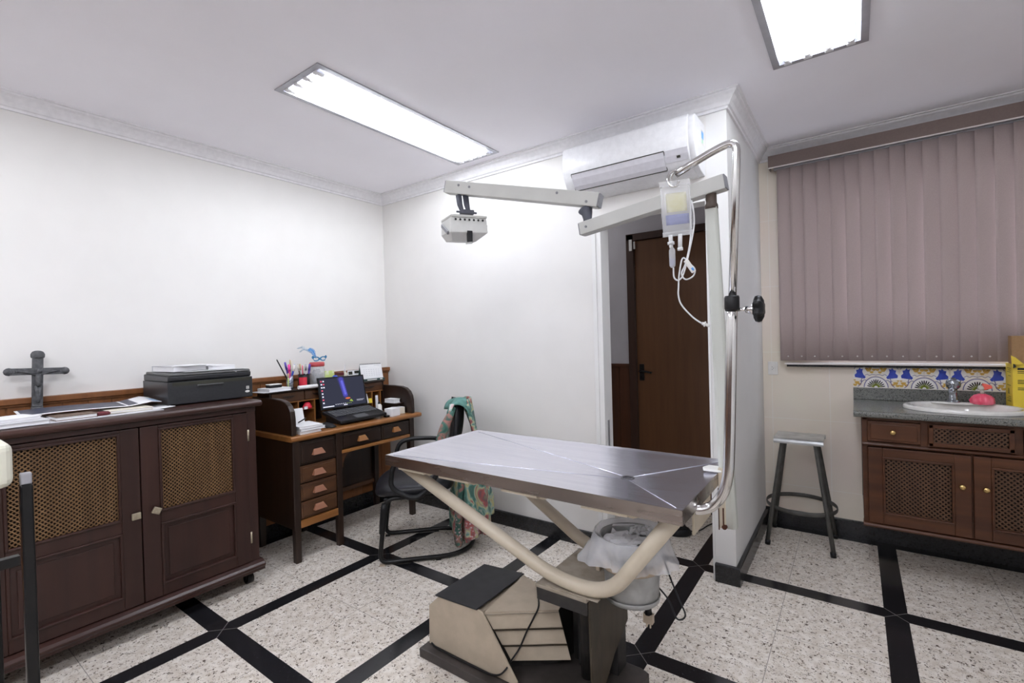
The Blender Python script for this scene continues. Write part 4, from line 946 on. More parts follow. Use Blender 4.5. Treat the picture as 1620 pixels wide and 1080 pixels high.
    part(m, 'yoke', 'slate', t)
    R_ = V((.81, .586, 0)).normalized(); ang = .42
    r_ = (Matrix.Rotation(ang, 3, 'Z') @ R_); n_ = V((r_.y, -r_.x, 0))           # right axis and outward axis of the head
    mx = Matrix.Identity(4)
    for i in range(3): mx[i][0] = r_[i]; mx[i][1] = n_[i]; mx[i][2] = (0, 0, 1)[i]; mx[i][3] = hc[i]
    m = MB(mx); m.cbox((.0, .022, .074), (.062, .03, .020)); m.cyl((-.050, .022, .074), (.048, .022, .074), .0045)
    part(m, 'pivot_block', 'slate', t, bevel=.003)
    front, back = .045, -.115
    top_ = [(-.080, front, .050), (.084, front, .053), (.084, back, .060), (-.080, back, .057)]
    mid = [(-.084, front + .003, -.024), (.090, front + .003, -.018), (.090, back, -.006), (-.084, back, -.008)]
    bot = [(-.066, front - .045, -.054), (.046, front - .045, -.052), (.060, back + .02, -.040), (-.066, back + .02, -.042)]
    m = MB(mx); m.add(top_ + mid + bot, [(0, 1, 2, 3), (8, 9, 10, 11)] + [(i, (i + 1) % 4, 4 + (i + 1) % 4, 4 + i) for i in range(4)] + [(4 + i, 4 + (i + 1) % 4, 8 + (i + 1) % 4, 8 + i) for i in range(4)])
    hd = part(m, 'lamp_head', 'lampw', t, bevel=.003)
    m = MB(mx); m.add([(-.082, front + .006, .054), (.086, front + .006, .057), (.086, front + .006, .046), (-.082, front + .006, .043), (-.082, back, .064), (.086, back, .067), (.086, back, .057), (-.082, back, .054)], [(0, 1, 2, 3), (4, 5, 6, 7), (0, 1, 5, 4), (1, 2, 6, 5), (2, 3, 7, 6), (3, 0, 4, 7)])
    part(m, 'cover_lip', 'lamp_g', hd, bevel=.0015)
    m = MB(mx)
    for k in range(7): m.disc((-.062 + k * .0212, front + .0045, .033 + k * .0004), .0050, 14, axis='y')
    part(m, 'vent_holes', 'black', hd)
    m = MB(mx); m.cbox((-.0885, -.03, -.012), (.008, .11, .016), 0, Matrix.Rotation(-.5, 4, 'X')); part(m, 'side_slot', 'lamp_e', hd, bevel=.002)
    m = MB(mx); m.cyl((.086, .02, .018), (.096, .02, .018), .005, n=10); part(m, 'side_screw', 'lamp_e', hd)
    m = MB(mx); m.prism([(-.010, -.014), (.014, -.014), (.014, -.062), (-.010, -.066)], 'y', front - .006, front + .008); part(m, 'switch_lever', 'black', hd, bevel=.002)
    m = MB(mx); m.add([(-.011, front - .004, -.062), (.014, front, -.060), (.002, front + .03, -.074), (-.026, front + .026, -.077), (-.011, front - .004, -.066), (.014, front, -.064), (.002, front + .03, -.078), (-.026, front + .026, -.081)], [(0, 1, 2, 3), (4, 5, 6, 7), (0, 1, 5, 4), (1, 2, 6, 5), (2, 3, 7, 6), (3, 0, 4, 7)]); part(m, 'lever_foot', 'lamp_g', hd)
lamp()

# ------------------------------------------------------------------ visitor chair with a draped coat
CO = V((-2.45, 1.926, 0)); CB = V((.69, .725, 0)).normalized(); CT = V((CB.y, -CB.x, 0))
CM = Matrix.Identity(4)
for i in range(3): CM[i][0] = CB[i]; CM[i][1] = CT[i]; CM[i][2] = (0, 0, 1)[i]; CM[i][3] = CO[i]     # local: x back, y towards the camera side, z up
def chair():
    t = thing('cantilever_chair', 'black leatherette chair on a cantilever tube frame, between the desk and the steel table', 'chair', tuple(CO + CB * .25))
    R = .215; pts = [(.055, R, .385), (.030, R, .37), (.0, R, .03)]
    fr = [(.30, R, .400), (.05, R, .395), (.028, R, .36), (.0, R, .022), (.05, R, .018), (.36, R, .018)]
    loop = fillet([V(p) for p in fr[:5]], .05, 6)
    near = fillet([V((.36, R - .02, .392)), V((.045, R, .392)), V((.0, R, .018)), V((.36, R, .018))], .055, 7)
    arc = [V((.36 + R * math.sin(a), R * math.cos(a), .018)) for a in [PI * k / 16 for k in range(1, 16)]]
    far = [V((p.x, -p.y, p.z)) for p in near][::-1]
    part(MB(CM).tube(near + arc + far, .0135, 12), 'frame', 'blackm', t)
    for s_ in (1, -1):
        part(MB(CM).tube([V((.018, R * s_, .19)), V((.024, R * s_, .24)), V((.033, R * s_, .33)), V((.038, R * s_, .365))], [.017, .020, .020, .017], 12), 'leg_sleeve', 'black', t)
    part(MB(CM).cyl((.06, -.21, .385), (.06, .21, .385), .011), 'cross_bar', 'blackm', t)
    for k, (x, y) in enumerate(((.012, R), (.34, R), (.012, -R), (.34, -R))):
        part(MB(CM).box((x - .012, y - .011, 0), (x + .018, y + .011, .008)), 'glide', 'tanband' if k == 0 else 'black', t)
    # seat: thick domed cushion with waterfall front
    def seat(u, v):
        a = 2 * PI * v; n = 3.2
        c, s_ = math.cos(a), math.sin(a)
        rx = math.copysign(abs(c) ** (2 / n), c); ry = math.copysign(abs(s_) ** (2 / n), s_)
        ph = PI * u; e = 3.0
        sp = abs(math.sin(ph)) ** (2 / e); cp = math.copysign(abs(math.cos(ph)) ** (2 / e), math.cos(ph))
        z = .432 + .048 * cp + (.012 * (1 - (sp) ** 2) if cp > 0 else 0)
        x = .215 + .245 * rx * sp; 
        if x < .10: z -= (.10 - x) ** 2 * 1.6
        return (x, .248 * ry * sp, z)
    part(MB(CM).grid(seat, 18, 48), 'seat', 'leather', t)
    part(MB(CM).box((.03, -.20, .372), (.40, .20, .392)), 'seat_pan', 'black', t, bevel=.008)
    # backrest: padded shell, curved
    def back(off):
        def fn(u, v):
            a = (u * 2 - 1); w = .225 * (1 - .18 * max(0, (v - .55)) ** 1.5 * 2); y = a * w
            zz = .555 + .375 * v; edge = max(0, 1 - abs(a) ** 5) * max(0, 1 - abs(2 * v - 1) ** 6)
            x = .445 + .075 * v + .02 * math.sin(v * PI) - .05 * a * a
            return (x + off * (edge ** .5), y * (1 - .25 * max(0, abs(2 * v - 1) - .7) / .3 * .5), zz)
        return fn
    b = MB(CM); b.grid(back(-.022), 16, 16); b.grid(back(.022), 16, 16)
    part(b, 'backrest', 'leather', t)
    part(MB(CM).tube(smoothpts([(.36, 0, .385), (.46, 0, .392), (.50, 0, .43), (.495, 0, .56), (.515, 0, .66)], 6), .018, 12, flat=(1, 1.8)), 'back_support', 'black', t)
    for s_ in (1, -1):
        y = .262 * s_
        lp = [V((.088, y, .56)), V((.085, y, .48)), V((.145, y, .425)), V((.225, y, .402)), V((.30, y, .455)), V((.355, y, .545)), V((.385, y, .605)), V((.362, y, .632)), V((.28, y, .640)), V((.185, y, .640)), V((.118, y, .618))]
        p = lp + [lp[0], lp[1]]
        sm = smoothpts(p, 5)[:-6]
        part(MB(CM).tube(sm, .0145, 12, True, flat=(1, 1.25)), 'armrest', 'black', t)
chair()
def coat():
    root = thing('coat', 'floral green and red coat draped over the back of the black chair', 'coat', tuple(CO + CB * .55 + V((0, 0, .06))))
    # body hanging behind and beside the seat back: an open, folded tube of cloth
    def body(u, v):
        a = 2 * PI * v; z = .60 - .47 * u
        rx = .070 + .062 * min(1, u * 1.5); ry = .19 + .035 * u
        f = 1 + (.10 * math.sin(7 * a + 2 * u) + .05 * math.sin(13 * a + 1)) * min(1, .25 + u)
        hem = (.05 * math.sin(a * 1.0 + 2.2) + .012 * math.sin(5 * a)) * max(0, u - .75) / .25
        return (.562 + .006 * u + rx * f * math.cos(a), ry * f * math.sin(a), z + hem)
    m = MB(CM); m.grid(body, 22, 72); part(m, 'coat_body', 'floral', root, solid=.004)
    # back fall from the crown to the body
    def bk(u, v):
        s_ = v * 2 - 1; k = smooth(u)
        return (.575 + .055 * u + .012 * math.sin(v * 15 + u * 2) - .05 * s_ * s_ * (1 - u), s_ * (.20 + .02 * u), .945 - .36 * u - .03 * s_ * s_ * (1 - u))
    smooth = lambda t: t * t * (3 - 2 * t)
    m = MB(CM); m.grid(bk, 12, 24); part(m, 'back_fall', 'floral', root, solid=.004)
    # front fall on the side towards the desk, baring the black pad
    def ff(u, v):
        t_ = .235 - .16 * v
        lean = .462 - .060 * u - .02 * math.sin(v * 6 + u * 3) - .012 * v
        return (lean - .028 * u * (1 - v), t_, .935 - .32 * u - .02 * v)
    m = MB(CM); m.grid(ff, 14, 10); part(m, 'front_fall', 'aqua_floral', root, solid=.004)
    # crown: plain aqua lining folded over the top
    def fc(u, v):
        a = PI * (.02 + .96 * u); s_ = v * 2 - 1
        return (.515 - .066 * math.cos(a) - .03 * s_ * s_, s_ * .205, .898 + .064 * math.sin(a) - .03 * s_ * s_ - .020 * (1 - u) * (1 + math.sin(v * 4 + .5)) - .02 * u * u)
    m = MB(CM); m.grid(fc, 14, 20); part(m, 'collar_fold', 'aqua', root, label='plain aqua fold over the top of the backrest', solid=.006)
    sl = smoothpts([(.462, .20, .905), (.430, .245, .86), (.395, .262, .79), (.372, .268, .72), (.352, .27, .65), (.34, .268, .58)], 6)
    m = MB(CM); m.tube(sl, [.012 + .014 * min(1, k / 10) for k in range(len(sl))], 14, flat=(.9, 1.2)); part(m, 'sleeve', 'floral_dark', root)
    sl = smoothpts([(.50, .16, .46), (.49, .175, .36), (.475, .18, .24), (.468, .175, .14), (.470, .165, .062)], 6)
    m = MB(CM); m.tube(sl, [.028 + .005 * math.sin(k * .7) + .010 * k / len(sl) for k in range(len(sl))], 14, flat=(.7, 1.3)); part(m, 'sleeve', 'floral_dark', root)
coat()

# ------------------------------------------------------------------ stool
def stool():
    t = thing('metal_stool', 'metal stool with sheet seat, grey legs and foot ring beside the sink cabinet', 'stool', (-.293, 3.46, 0))
    cx, cy = -.293, 3.455
    s = MB(); s.prism([(3.332, .628), (3.330, .640), (3.336, .652), (3.352, .659), (3.40, .662), (3.52, .662), (3.566, .659), (3.58, .650), (3.582, .628), (3.576, .628), (3.574, .648), (3.52, .657), (3.40, .657), (3.352, .654), (3.340, .646), (3.338, .628)], 'x', -.424, -.163)
    part(s, 'seat', 'stool_seat', t, bevel=.001)
    for y in (3.372, 3.540):
        f = -1 if y < cy else 1; yb = 3.288 if f < 0 else 3.600
        for sx in (-1, 1):
            xb = cx + sx * .172; xt = cx + sx * .085
            l = fillet([(cx + sx * .03, y, .645), (xt, y, .645), (cx + sx * .128, y + (yb - y) * .45, .33), (xb, yb, .012)], .06, 6)
            part(MB().tube(l, .0125, 12), 'leg', 'grey_m', t)
            part(MB().cyl((xb + sx * -.002, yb, 0), (xb - sx * .004, yb - f * .003, .028), .0155, n=12), 'foot_cap', 'black', t)
    r = MB(); k = 40
    r.tube([(cx + .190 * math.cos(2 * PI * j / k), cy - .005 + .190 * math.sin(2 * PI * j / k), .232) for j in range(k)], .013, 8, True, flat=(.25, 1), up=(1, 0, 0))
    part(r, 'foot_ring', 'grey_m', t)
stool()

# ------------------------------------------------------------------ vanity
def vanity():
    x0, x1 = .022, 1.60; yf, yb = 3.190, YR - .004; z0, z1 = .256, .845
    t = thing('vanity_cabinet', 'reddish brown wall hung wooden cabinet with lattice doors under the granite sink top', 'cabinet', ((x0 + x1) / 2, 3.44, z0))
    b = MB(); b.box((x0, yf + .022, z0 + .02), (x0 + .02, yb, z1)); b.box((x1 - .02, yf + .022, z0 + .02), (x1, yb, z1)); b.box((x0, yf + .022, z0 + .02), (x1, yb, z0 + .04)); b.box((x0, yb - .01, z0), (x1, yb, z1))
    b.box((x0, yf + .001, z0 + .02), (x0 + .022, yf + .022, z1)); b.box((x0, yf + .001, .690), (x1, yf + .022, .712)); b.box((x0, yf + .001, .828), (x1, yf + .022, z1)); b.box((.262, yf + .001, .71), (.292, yf + .022, .83)); b.box((.600, yf + .001, .71), (.630, yf + .022, .83)); b.box((.435, yf + .004, z0 + .02), (.465, yf + .022, .70)); b.box((.92, yf + .001, z0 + .02), (.95, yf + .022, z1))
    part(b, 'carcass', 'vanity', t, bevel=.002)
    part(MB().box((x0 + .02, yf + .05, z0 + .04), (x1 - .02, yf + .06, z1 - .005)), 'inner_shade_sheet', 'inside', t)  # dark sheet in place of the shaded vanity interior
    s = MB(); s.prism([(yf + .05, z0), (yf - .014, z0), (yf - .018, z0 + .008), (yf - .012, z0 + .018), (yf + .004, z0 + .022), (yf + .05, z0 + .022)], 'x', x0 - .002, x1); part(s, 'bottom_moulding', 'vanity', t, bevel=.002)
    s = MB(); s.prism([(yf + .01, .690), (yf - .008, .692), (yf - .012, .700), (yf - .006, .708), (yf + .01, .712)], 'x', x0, x1); part(s, 'mid_moulding', 'vanity', t, bevel=.001)
    d = MB(); d.box((.044, yf - .012, .718), (.262, yf + .006, .826)); d.box((.056, yf - .018, .730), (.250, yf - .010, .814))
    dr = part(d, 'drawer', 'vanity', t, bevel=.004)
    k = MB().lathe([(0, 0), (.006, .001), (.0055, .010), (.010, .014), (.0135, .022), (.010, .029), (0, .031)], (0, 0, 0), 14, mx=Matrix.Translation((.150, yf - .018, .776)) @ Matrix.Rotation(PI / 2, 4, 'X'))
    part(k, 'knob', 'brass', dr)
    for (a, c) in ((.292, .600), (.632, .918)):
        mx = frameM((a, yf - .002, .716), (1, 0, 0), (0, -1, 0)); w, h = c - a, .112
        f = MB(mx); f.box((0, 0, 0), (w, .014, .020)); f.box((0, 0, h - .020), (w, .014, h)); f.box((0, 0, 0), (.020, .014, h)); f.box((w - .02, 0, 0), (w, .014, h))
        pn = part(f, 'lattice_panel', 'vanity', t, bevel=.003)
        l = MB(); lattice(l, .020, w - .020,   .020, h - .020, .0150, .0062, .004, .002, mx); part(l, 'lattice', 'lat_v', pn)
    for (a, c, ku) in ((.044, .448, .362), (.456, .915, .040), (.955, 1.36, .362)):
        mx = frameM((a, yf + .004, .282), (1, 0, 0), (0, -1, 0)); w = c - a
        latdoor(t, mx, w, .404, .062, [(0, .054), (.358, .404)], [('lat', .054, .358)], 'lat_v', 'vanity', 'vanity', .0150, .0062, (ku if ku < .1 else w - .036, .252, 0, 'knob'), 'brass')
    ct = MB(); ct.prism([(YR - .002, .846), (3.162, .846), (3.152, .850), (3.148, .858), (3.148, .868), (3.152, .876), (3.162, .880), (YR - .002, .880)], 'x', -.016, XE - .02)
    ct = MB(); n = 48; el = [(.452 + .236 * math.cos(2 * PI * k / n), 3.400 + .180 * math.sin(2 * PI * k / n)) for k in range(n)]
    yA, yB2, xA, xB = 3.160, YR - .009, -.016, XE - .02
    def edge(k):
        a = 2 * PI * k / n; c_, s_ = math.cos(a), math.sin(a); f = min(.26 / max(1e-6, abs(c_)), (((yB2 - 3.4) if s_ > 0 else (3.4 - yA)) / max(1e-6, abs(s_)))); return (.452 + f * c_, 3.4 + f * s_)
    for z in (.846, .880):
        for k in range(n):
            a, b, c2, d2 = el[k], el[(k + 1) % n], edge((k + 1) % n), edge(k); ct.poly([(p[0], p[1], z) for p in (a, b, c2, d2)])
        for k0 in range(n):
            a, b = edge(k0), edge((k0 + 1) % n)
            for cx_, cy_ in ((.192, yA), (.712, yA), (.192, yB2), (.712, yB2)):
                if (abs(a[0] - cx_) < 1e-6) != (abs(b[0] - cx_) < 1e-6) and ((abs(a[1] - cy_) < 1e-6) or (abs(b[1] - cy_) < 1e-6)): ct.poly([(a[0], a[1], z), (b[0], b[1], z), (cx_, cy_, z)])
        ct.poly([(xA, yA, z), (.192, yA, z), (.192, yB2, z), (xA, yB2, z)]); ct.poly([(.712, yA, z), (xB, yA, z), (xB, yB2, z), (.712, yB2, z)])
    for k in range(n): ct.poly([(*el[k], .846), (*el[(k + 1) % n], .846), (*el[(k + 1) % n], .880), (*el[k], .880)])
    ct.poly([(xA, yA, .846), (xA, yB2, .846), (xA, yB2, .880), (xA, yA, .880)]); ct.poly([(xB, yA, .846), (xB, yB2, .846), (xB, yB2, .880), (xB, yA, .880)]); ct.poly([(xA, yB2, .846), (xB, yB2, .846), (xB, yB2, .880), (xA, yB2, .880)])
    ct.prism([(3.1605, .846), (3.160, .846), (3.150, .850), (3.147, .858), (3.147, .868), (3.150, .876), (3.160, .880), (3.1605, .880)], 'x', xA, xB)
    c = solo(ct, 'granite_countertop', 'gran_g', 'speckled grey granite worktop over the sink cabinet', 'countertop')
    solo(MB().box((-.016, YR - .024, .8805), (XE - .02, YR - .009, .953)), 'granite_upstand', 'gran_g', 'low grey granite upstand behind the sink, under the painted tiles', 'backsplash', bevel=.002)
vanity()
def sink():
    cx, cy = .452, 3.400; sx, sy = .246, .190; z = .881
    t = thing('sink_basin', 'oval white porcelain sink basin set in the granite worktop', 'sink', (cx, cy, z))
    b = MB(); b.lathe([(1.0, 0), (1.0, .010), (.985, .017), (.95, .020), (.87, .018), (.83, .008), (.80, -.02), (.72, -.07), (.50, -.105), (.18, -.12), (.0, -.122)], (cx, cy, z), 56, sx=sx, sy=sy)
    part(b, 'basin', 'porc', t)
    # raised tap deck at the back
    d = MB(); d.lathe([(.0, .0), (.062, 0), (.060, .008), (.0, .010)], (0, 0, 0), 30, sx=2.0, sy=.6, mx=Matrix.Translation((cx, cy + .150, z + .012))); part(d, 'tap_deck', 'porc', t)
    f = thing('faucet', 'worn chrome pillar tap with round head at the back of the sink', 'faucet', (.432, 3.555, z + .02))
    m = MB(); m.lathe([(0, 0), (.032, 0), (.033, .004), (.026, .010), (.021, .014), (.019, .050), (.020, .075), (.0, .078)], (.432, 3.555, z + .020), 22); part(m, 'tap_body', 'tap', f)
    m = MB(); m.lathe([(0, 0), (.020, .002), (.030, .014), (.033, .030), (.030, .046), (.018, .056), (0, .058)], (.434, 3.550, z + .092), 22); part(m, 'tap_head', 'tap', f)
    m = MB(); m.tube(smoothpts([(.432, 3.545, z + .088), (.424, 3.510, z + .095), (.418, 3.475, z + .092), (.416, 3.455, z + .078)], 5), [.012] * 16, 12); part(m, 'spout', 'tap', f)
    m = MB(); m.cyl((.434, 3.55, z + .145), (.434, 3.55, z + .155), .010); m.box((.412, 3.545, z + .122), (.457, 3.521, z + .126)); part(m, 'lever_cap', 'slate', f)
    p = thing('soap_dispenser', 'pink scalloped soap dispenser with coral pump on the back rim of the sink', 'soap dispenser', (.545, 3.530, z + .018))
    m = MB(); m.lathe([(0, 0), (.038, 0), (.046, .006), (.048, .020), (.043, .036), (.032, .048), (.014, .056), (0, .057)], (.545, 3.530, z + .018), 48, wob=lambda a, zz: .11 * abs(math.cos(5 * a)) - .05 + .04 * math.cos(9 * a + zz * 160)); part(m, 'bottle', 'pink', p)
    m = MB(); m.cyl((.545, 3.53, z + .074), (.545, 3.53, z + .096), .008); m.lathe([(0, 0), (.013, 0), (.015, .012), (.010, .024), (0, .026)], (.541, 3.53, z + .094), 14); part(m, 'pump_neck', 'clearhead', p)
    m = MB(Matrix.Translation((.560, 3.53, z + .112)) @ Matrix.Rotation(-.25, 4, 'Y')); m.prism([(-.012, -.016), (.024, -.012), (.022, .004), (-.004, .020), (-.012, .018)], 'y', -.010, .010); part(m, 'pump_spout', 'pinkred', p, bevel=.004)
sink()
def sharps():
    mx = Matrix.Translation((.742, 3.585, .8802)) @ Matrix.Rotation(.03, 4, 'Z')
    t = thing('sharps_box', 'yellow cardboard disposal box with dark print at the right end of the worktop', 'box', (.742, 3.585, .8802))
    m = MB(mx); w, d, h = .085, .062, .236
    m.box((-w, -d, 0), (w, d, h)); part(m, 'carton', 'yellow', t, bevel=.002)
    e = MB(mx); e.add([(-w, -d, h - .03), (-w - .005, -d, h + .045), (-w + .012, -d, h + .034), (-w + .045, -d, h - .004), (-w, -d + .004, h - .03), (-w - .005, -d + .004, h + .045), (-w + .012, -d + .004, h + .034), (-w + .045, -d + .004, h - .004)], [(0, 1, 2, 3), (7, 6, 5, 4), (0, 1, 5, 4), (1, 2, 6, 5), (2, 3, 7, 6), (3, 0, 4, 7)]); part(e, 'flap', 'yellow', t)
    e = MB(mx); e.poly([(-w + .002, -d - .0008, h + .002), (-w + .010, -d - .0008, h - .002), (-w + .014, -d - .0008, h - .016), (-w + .002, -d - .0008, h - .022)])
    for k, z in enumerate((.205, .196, .188, .15, .142, .134, .11, .102)): e.box((-w + .018, -d - .0009, z), (w - .02 - .02 * (k % 3), -d + .001, z + (.0035 if k else .012)))
    for k, z in enumerate((.21, .20, .19, .17, .12, .06, .05, .04, .035)): e.box((-w - .0009, -d + .03, z), (-w + .001, d - .03 - .02 * (k % 2), z + .003), 1)
    e.poly([(-w - .001, -.012, .075), (-w - .001, .02, .075), (-w - .001, .012, .105), (-w - .001, -.004, .105)], 1)
    part(e, 'print', ['ink', 'olive'], t)
    k = thing('cardboard_box', 'plain brown cardboard box on top of the yellow carton, at the right photo edge', 'box', (.80, 3.553, 1.1165))
    m = MB(); m.box((.657, 3.522, 1.1165), (.84, 3.592, 1.262)); part(m, 'carton', 'kraft', k, bevel=.002)
    m = MB(); m.box((.657, 3.545, 1.2622), (.84, 3.570, 1.2628)); part(m, 'tape', 'tanband', k)
sharps()
# ------------------------------------------------------------------ vertical blind
def blind():
    t = thing('vertical_blind', 'mauve fabric vertical blind with brown valance covering the window', 'blind', (.5, 3.62, 2.40))
    v = MB(); v.box((-.452, 3.575, 2.400), (XE - .02, 3.583, 2.478)); v.box((-.452, 3.583, 2.470), (XE - .02, 3.66, 2.478)); v.box((-.452, 3.583, 2.400), (-.446, 3.675, 2.478))
    part(v, 'valance', 'valance', t, bevel=.001)
    part(MB().box((-.450, 3.571, 2.396), (XE - .02, 3.585, 2.401)), 'valance_trim', 'pearl', t)
    part(MB().box((-.425, 3.610, 2.392), (XE - .03, 3.650, 2.425)), 'head_rail', 'alu', t, bevel=.002)
    r = random.Random(11); x = -.363; k = 0
    while x < 1.55:
        a = math.radians(14 + r.uniform(-3, 3)) if k else math.radians(4); w = .0455
        mx = Matrix.Translation((x, 3.628 + r.uniform(-.001, .001), 0)) @ Matrix.Rotation(a, 4, 'Z')
        sw = r.uniform(-.004, .004)
        m = MB(mx); m.grid(lambda u, q: ((u * 2 - 1) * w, .004 * (1 - (u * 2 - 1) ** 2) * -1 + sw * (1 - q), 1.122 + q * (2.395 - 1.122)), 6, 4)
        s = part(m, 'slat', 'slat', t, solid=.0012)
        b = MB(mx); b.ball((.0, -.007 + sw, 1.150), .0052, 8); part(b, 'weight_clip', 'pearl', s)
        x += .0735 + r.uniform(-.0015, .0015); k += 1
blind()

# ------------------------------------------------------------------ air conditioner
def aircon():
    x0, x1 = -1.378, -.632
    t = thing('air_conditioner', 'white split air conditioner high on the back wall above the doorway', 'air conditioner', ((x0 + x1) / 2, YB - .1, 2.15))
    prof = [(0, 2.428), (.160, 2.430), (.190, 2.426), (.206, 2.412), (.213, 2.37), (.214, 2.32), (.208, 2.275), (.194, 2.235), (.170, 2.200), (.135, 2.172), (.08, 2.156), (0, 2.150)]
    m = MB(); pts = [(YB - d, z) for d, z in prof]
    m.prism(pts, 'x', x0, x1 - .030, 0, True); part(m, 'front_shell', 'acw', t, bevel=.004)
    pts2 = [(YB - d * .965, 2.29 + (z - 2.29) * .975) for d, z in prof]
    m = MB(); m.prism(pts2, 'x', x1 - .032, x1, 0, True); part(m, 'side_cover', 'acw', t, bevel=.004)
    fl = prof[6:10]
    def off(p, o): return (YB - p[0] - o * .75, p[1] - o * .65)
    m = MB(); a = [off((.2045, 2.262), .004), off((.194, 2.235), .004), off((.170, 2.200), .004), off((.150, 2.183), .004)]; b = [off((.150, 2.183), -.004), off((.170, 2.200), -.004), off((.194, 2.235), -.004), off((.2045, 2.262), -.004)]
    m.prism(a + b, 'x', x0 + .055, x1 - .155); part(m, 'air_flap', 'acf', t)
    m = MB(); 
    for (p, xa, xb) in ((off((.2055, 2.2645), .0035), x0 + .053, x1 - .153), (off((.1475, 2.181), .0035), x0 + .053, x1 - .153)): m.cbox(((xa + xb) / 2, p[0], p[1]), (xb - xa, .004, .004))
    for xx in (x0 + .053, x1 - .153):
        m.prism([off((.2045, 2.262), .0045), off((.150, 2.183), .0045), off((.150, 2.183), 0), off((.2045, 2.262), 0)], 'x', xx - .0015, xx + .0015)
    part(m, 'flap_gap', 'ink', t)
    m = MB(); m.prism([off((.2045, 2.262), .002), off((.194, 2.235), .002), off((.176, 2.207), .002), off((.176, 2.207), -.003), off((.194, 2.235), -.003), off((.2045, 2.262), -.003)], 'x', x1 - .151, x1 - .036); part(m, 'display_panel', 'acf', t)
    m = MB(); m.prism([off((.192, 2.231), .0035), off((.186, 2.221), .0035), off((.186, 2.221), 0), off((.192, 2.231), 0)], 'x', x1 - .092, x1 - .074); part(m, 'sensor_window', 'ink', t)
    m = MB(); m.box((x1, YB - .075, 2.305), (x1 + .0008, YB - .02, 2.38), 0); m.box((x1 + .0008, YB - .07, 2.335), (x1 + .0012, YB - .028, 2.372), 1); m.box((x1 + .0008, YB - .07, 2.312), (x1 + .0012, YB - .04, 2.330), 2); part(m, 'rating_sticker', ['azw', 'stk1', 'stk2'], t)
aircon()

# ------------------------------------------------------------------ recessed ceiling lights
def fixture(l, label, seen):
    x0, x1, y0, y1 = l
    t = thing('ceiling_light', label, 'ceiling light', ((x0 + x1) / 2, (y0 + y1) / 2, H), group='recessed fluorescent ceiling lights')
    f = MB(); e = .022
    o_ = [(x0 - e, y0 - e), (x1 + e, y0 - e), (x1 + e, y1 + e), (x0 - e, y1 + e)]; n_ = [(x0 + .006, y0 + .006), (x1 - .006, y0 + .006), (x1 - .006, y1 - .006), (x0 + .006, y1 - .006)]
    for k in range(4):
        q = (k + 1) % 4; f.poly([(*o_[k], H - .006), (*o_[q], H - .006), (*n_[q], H - .006), (*n_[k], H - .006)]); f.poly([(*o_[k], H - .006), (*o_[q], H - .006), (*o_[q], H - .0005), (*o_[k], H - .0005)]); f.poly([(*n_[k], H - .006), (*n_[q], H - .006), (*n_[q], H + .004), (*n_[k], H + .004)])
    part(f, 'frame', 'alu', t)
    r = MB(); D = .085
    i = .0015; X0, X1, Y0, Y1 = x0 + i, x1 - i, y0 + i, y1 - i
    r.poly([(X0, Y0, H + D), (X1, Y0, H + D), (X1, Y1, H + D), (X0, Y1, H + D)])
    for a, b in (((X0, Y0), (X1, Y0)), ((X1, Y0), (X1, Y1)), ((X1, Y1), (X0, Y1)), ((X0, Y1), (X0, Y0))): r.poly([(a[0], a[1], H - .002), (b[0], b[1], H - .002), (b[0], b[1], H + D), (a[0], a[1], H + D)])
    w = (x1 - x0) / 4
    for k in range(1, 4): r.prism([(x0 + w * k - .016, H + D), (x0 + w * k, H + .035), (x0 + w * k + .016, H + D)], 'y', y0 + .05, y1 - .05)
    part(r, 'reflector', 'refl', t)
    for k in range(4):
        x = x0 + w * (k + .5)
        part(MB().cyl((x, y0 + .045, H - .002), (x, y1 - .045, H - .002), .0135, n=10), 'tube', ('tube_near' if x0 > -1 else 'tube') if seen else ('tube_fill_right' if x0 > -1 else 'tube_fill_left'), t)
        for yy, s_ in ((y0 + .012, 1), (y1 - .012, -1)):
            m = MB(); m.box((x - .016, yy - .010, H - .014), (x + .016, yy + .010, H + D)); m.cyl((x, yy + s_ * .008, H - .002), (x, yy + s_ * .036, H - .002), .0145, n=12)
            part(m, 'lamp_holder', 'sock', t, bevel=.003)
fixture(LIGHTS[0], 'long recessed fluorescent light over the desk side, left of the two', True)
fixture(LIGHTS[1], 'recessed fluorescent light cut by the top edge, right of the two', True)
fixture(LIGHTS[2], 'added unseen fill light behind the viewer, on the sideboard side', False)
fixture(LIGHTS[3], 'added unseen fill light behind the viewer, on the sink side', False)
def corridor_fill_lamp():  # lamp added out of view to lift the dark corridor wall
    t = thing('corridor_fill_lamp', 'added unseen fill lamp on the corridor ceiling behind the doorway, left of it', 'ceiling light', (-2.1, 3.2, H))
    m = MB(); m.lathe([(0, 0), (.13, 0), (.135, -.03), (.12, -.035), (0, -.035)], (-2.1, 3.2, H), 24); part(m, 'lamp_base', 'acw', t)
    m = MB(); m.lathe([(.118, -.0355), (.10, -.065), (.05, -.08), (0, -.084)], (-2.1, 3.2, H), 24); part(m, 'diffuser', 'corr_fill', t)
corridor_fill_lamp()

# ------------------------------------------------------------------ outlet
def outlet():
    t = thing('wall_outlet', 'white wall socket on the beige tiles under the left end of the blind', 'outlet', (-.462, YR, 1.065))
    m = MB(); m.box((-.492, YR - .008, 1.020), (-.432, YR, 1.110)); part(m, 'cover_plate', 'white_p', t, bevel=.003)
    m = MB(); m.box((-.476, YR - .0105, 1.046), (-.448, YR - .007, 1.084)); part(m, 'socket', 'white_p', t, bevel=.002)
    m = MB(); 
    for z in (1.056, 1.065, 1.074): m.disc((-.462 + (.003 if z == 1.065 else -.004), YR - .0107, z), .0022, 10, axis='y')
    part(m, 'socket_holes', 'ink', t)
outlet()

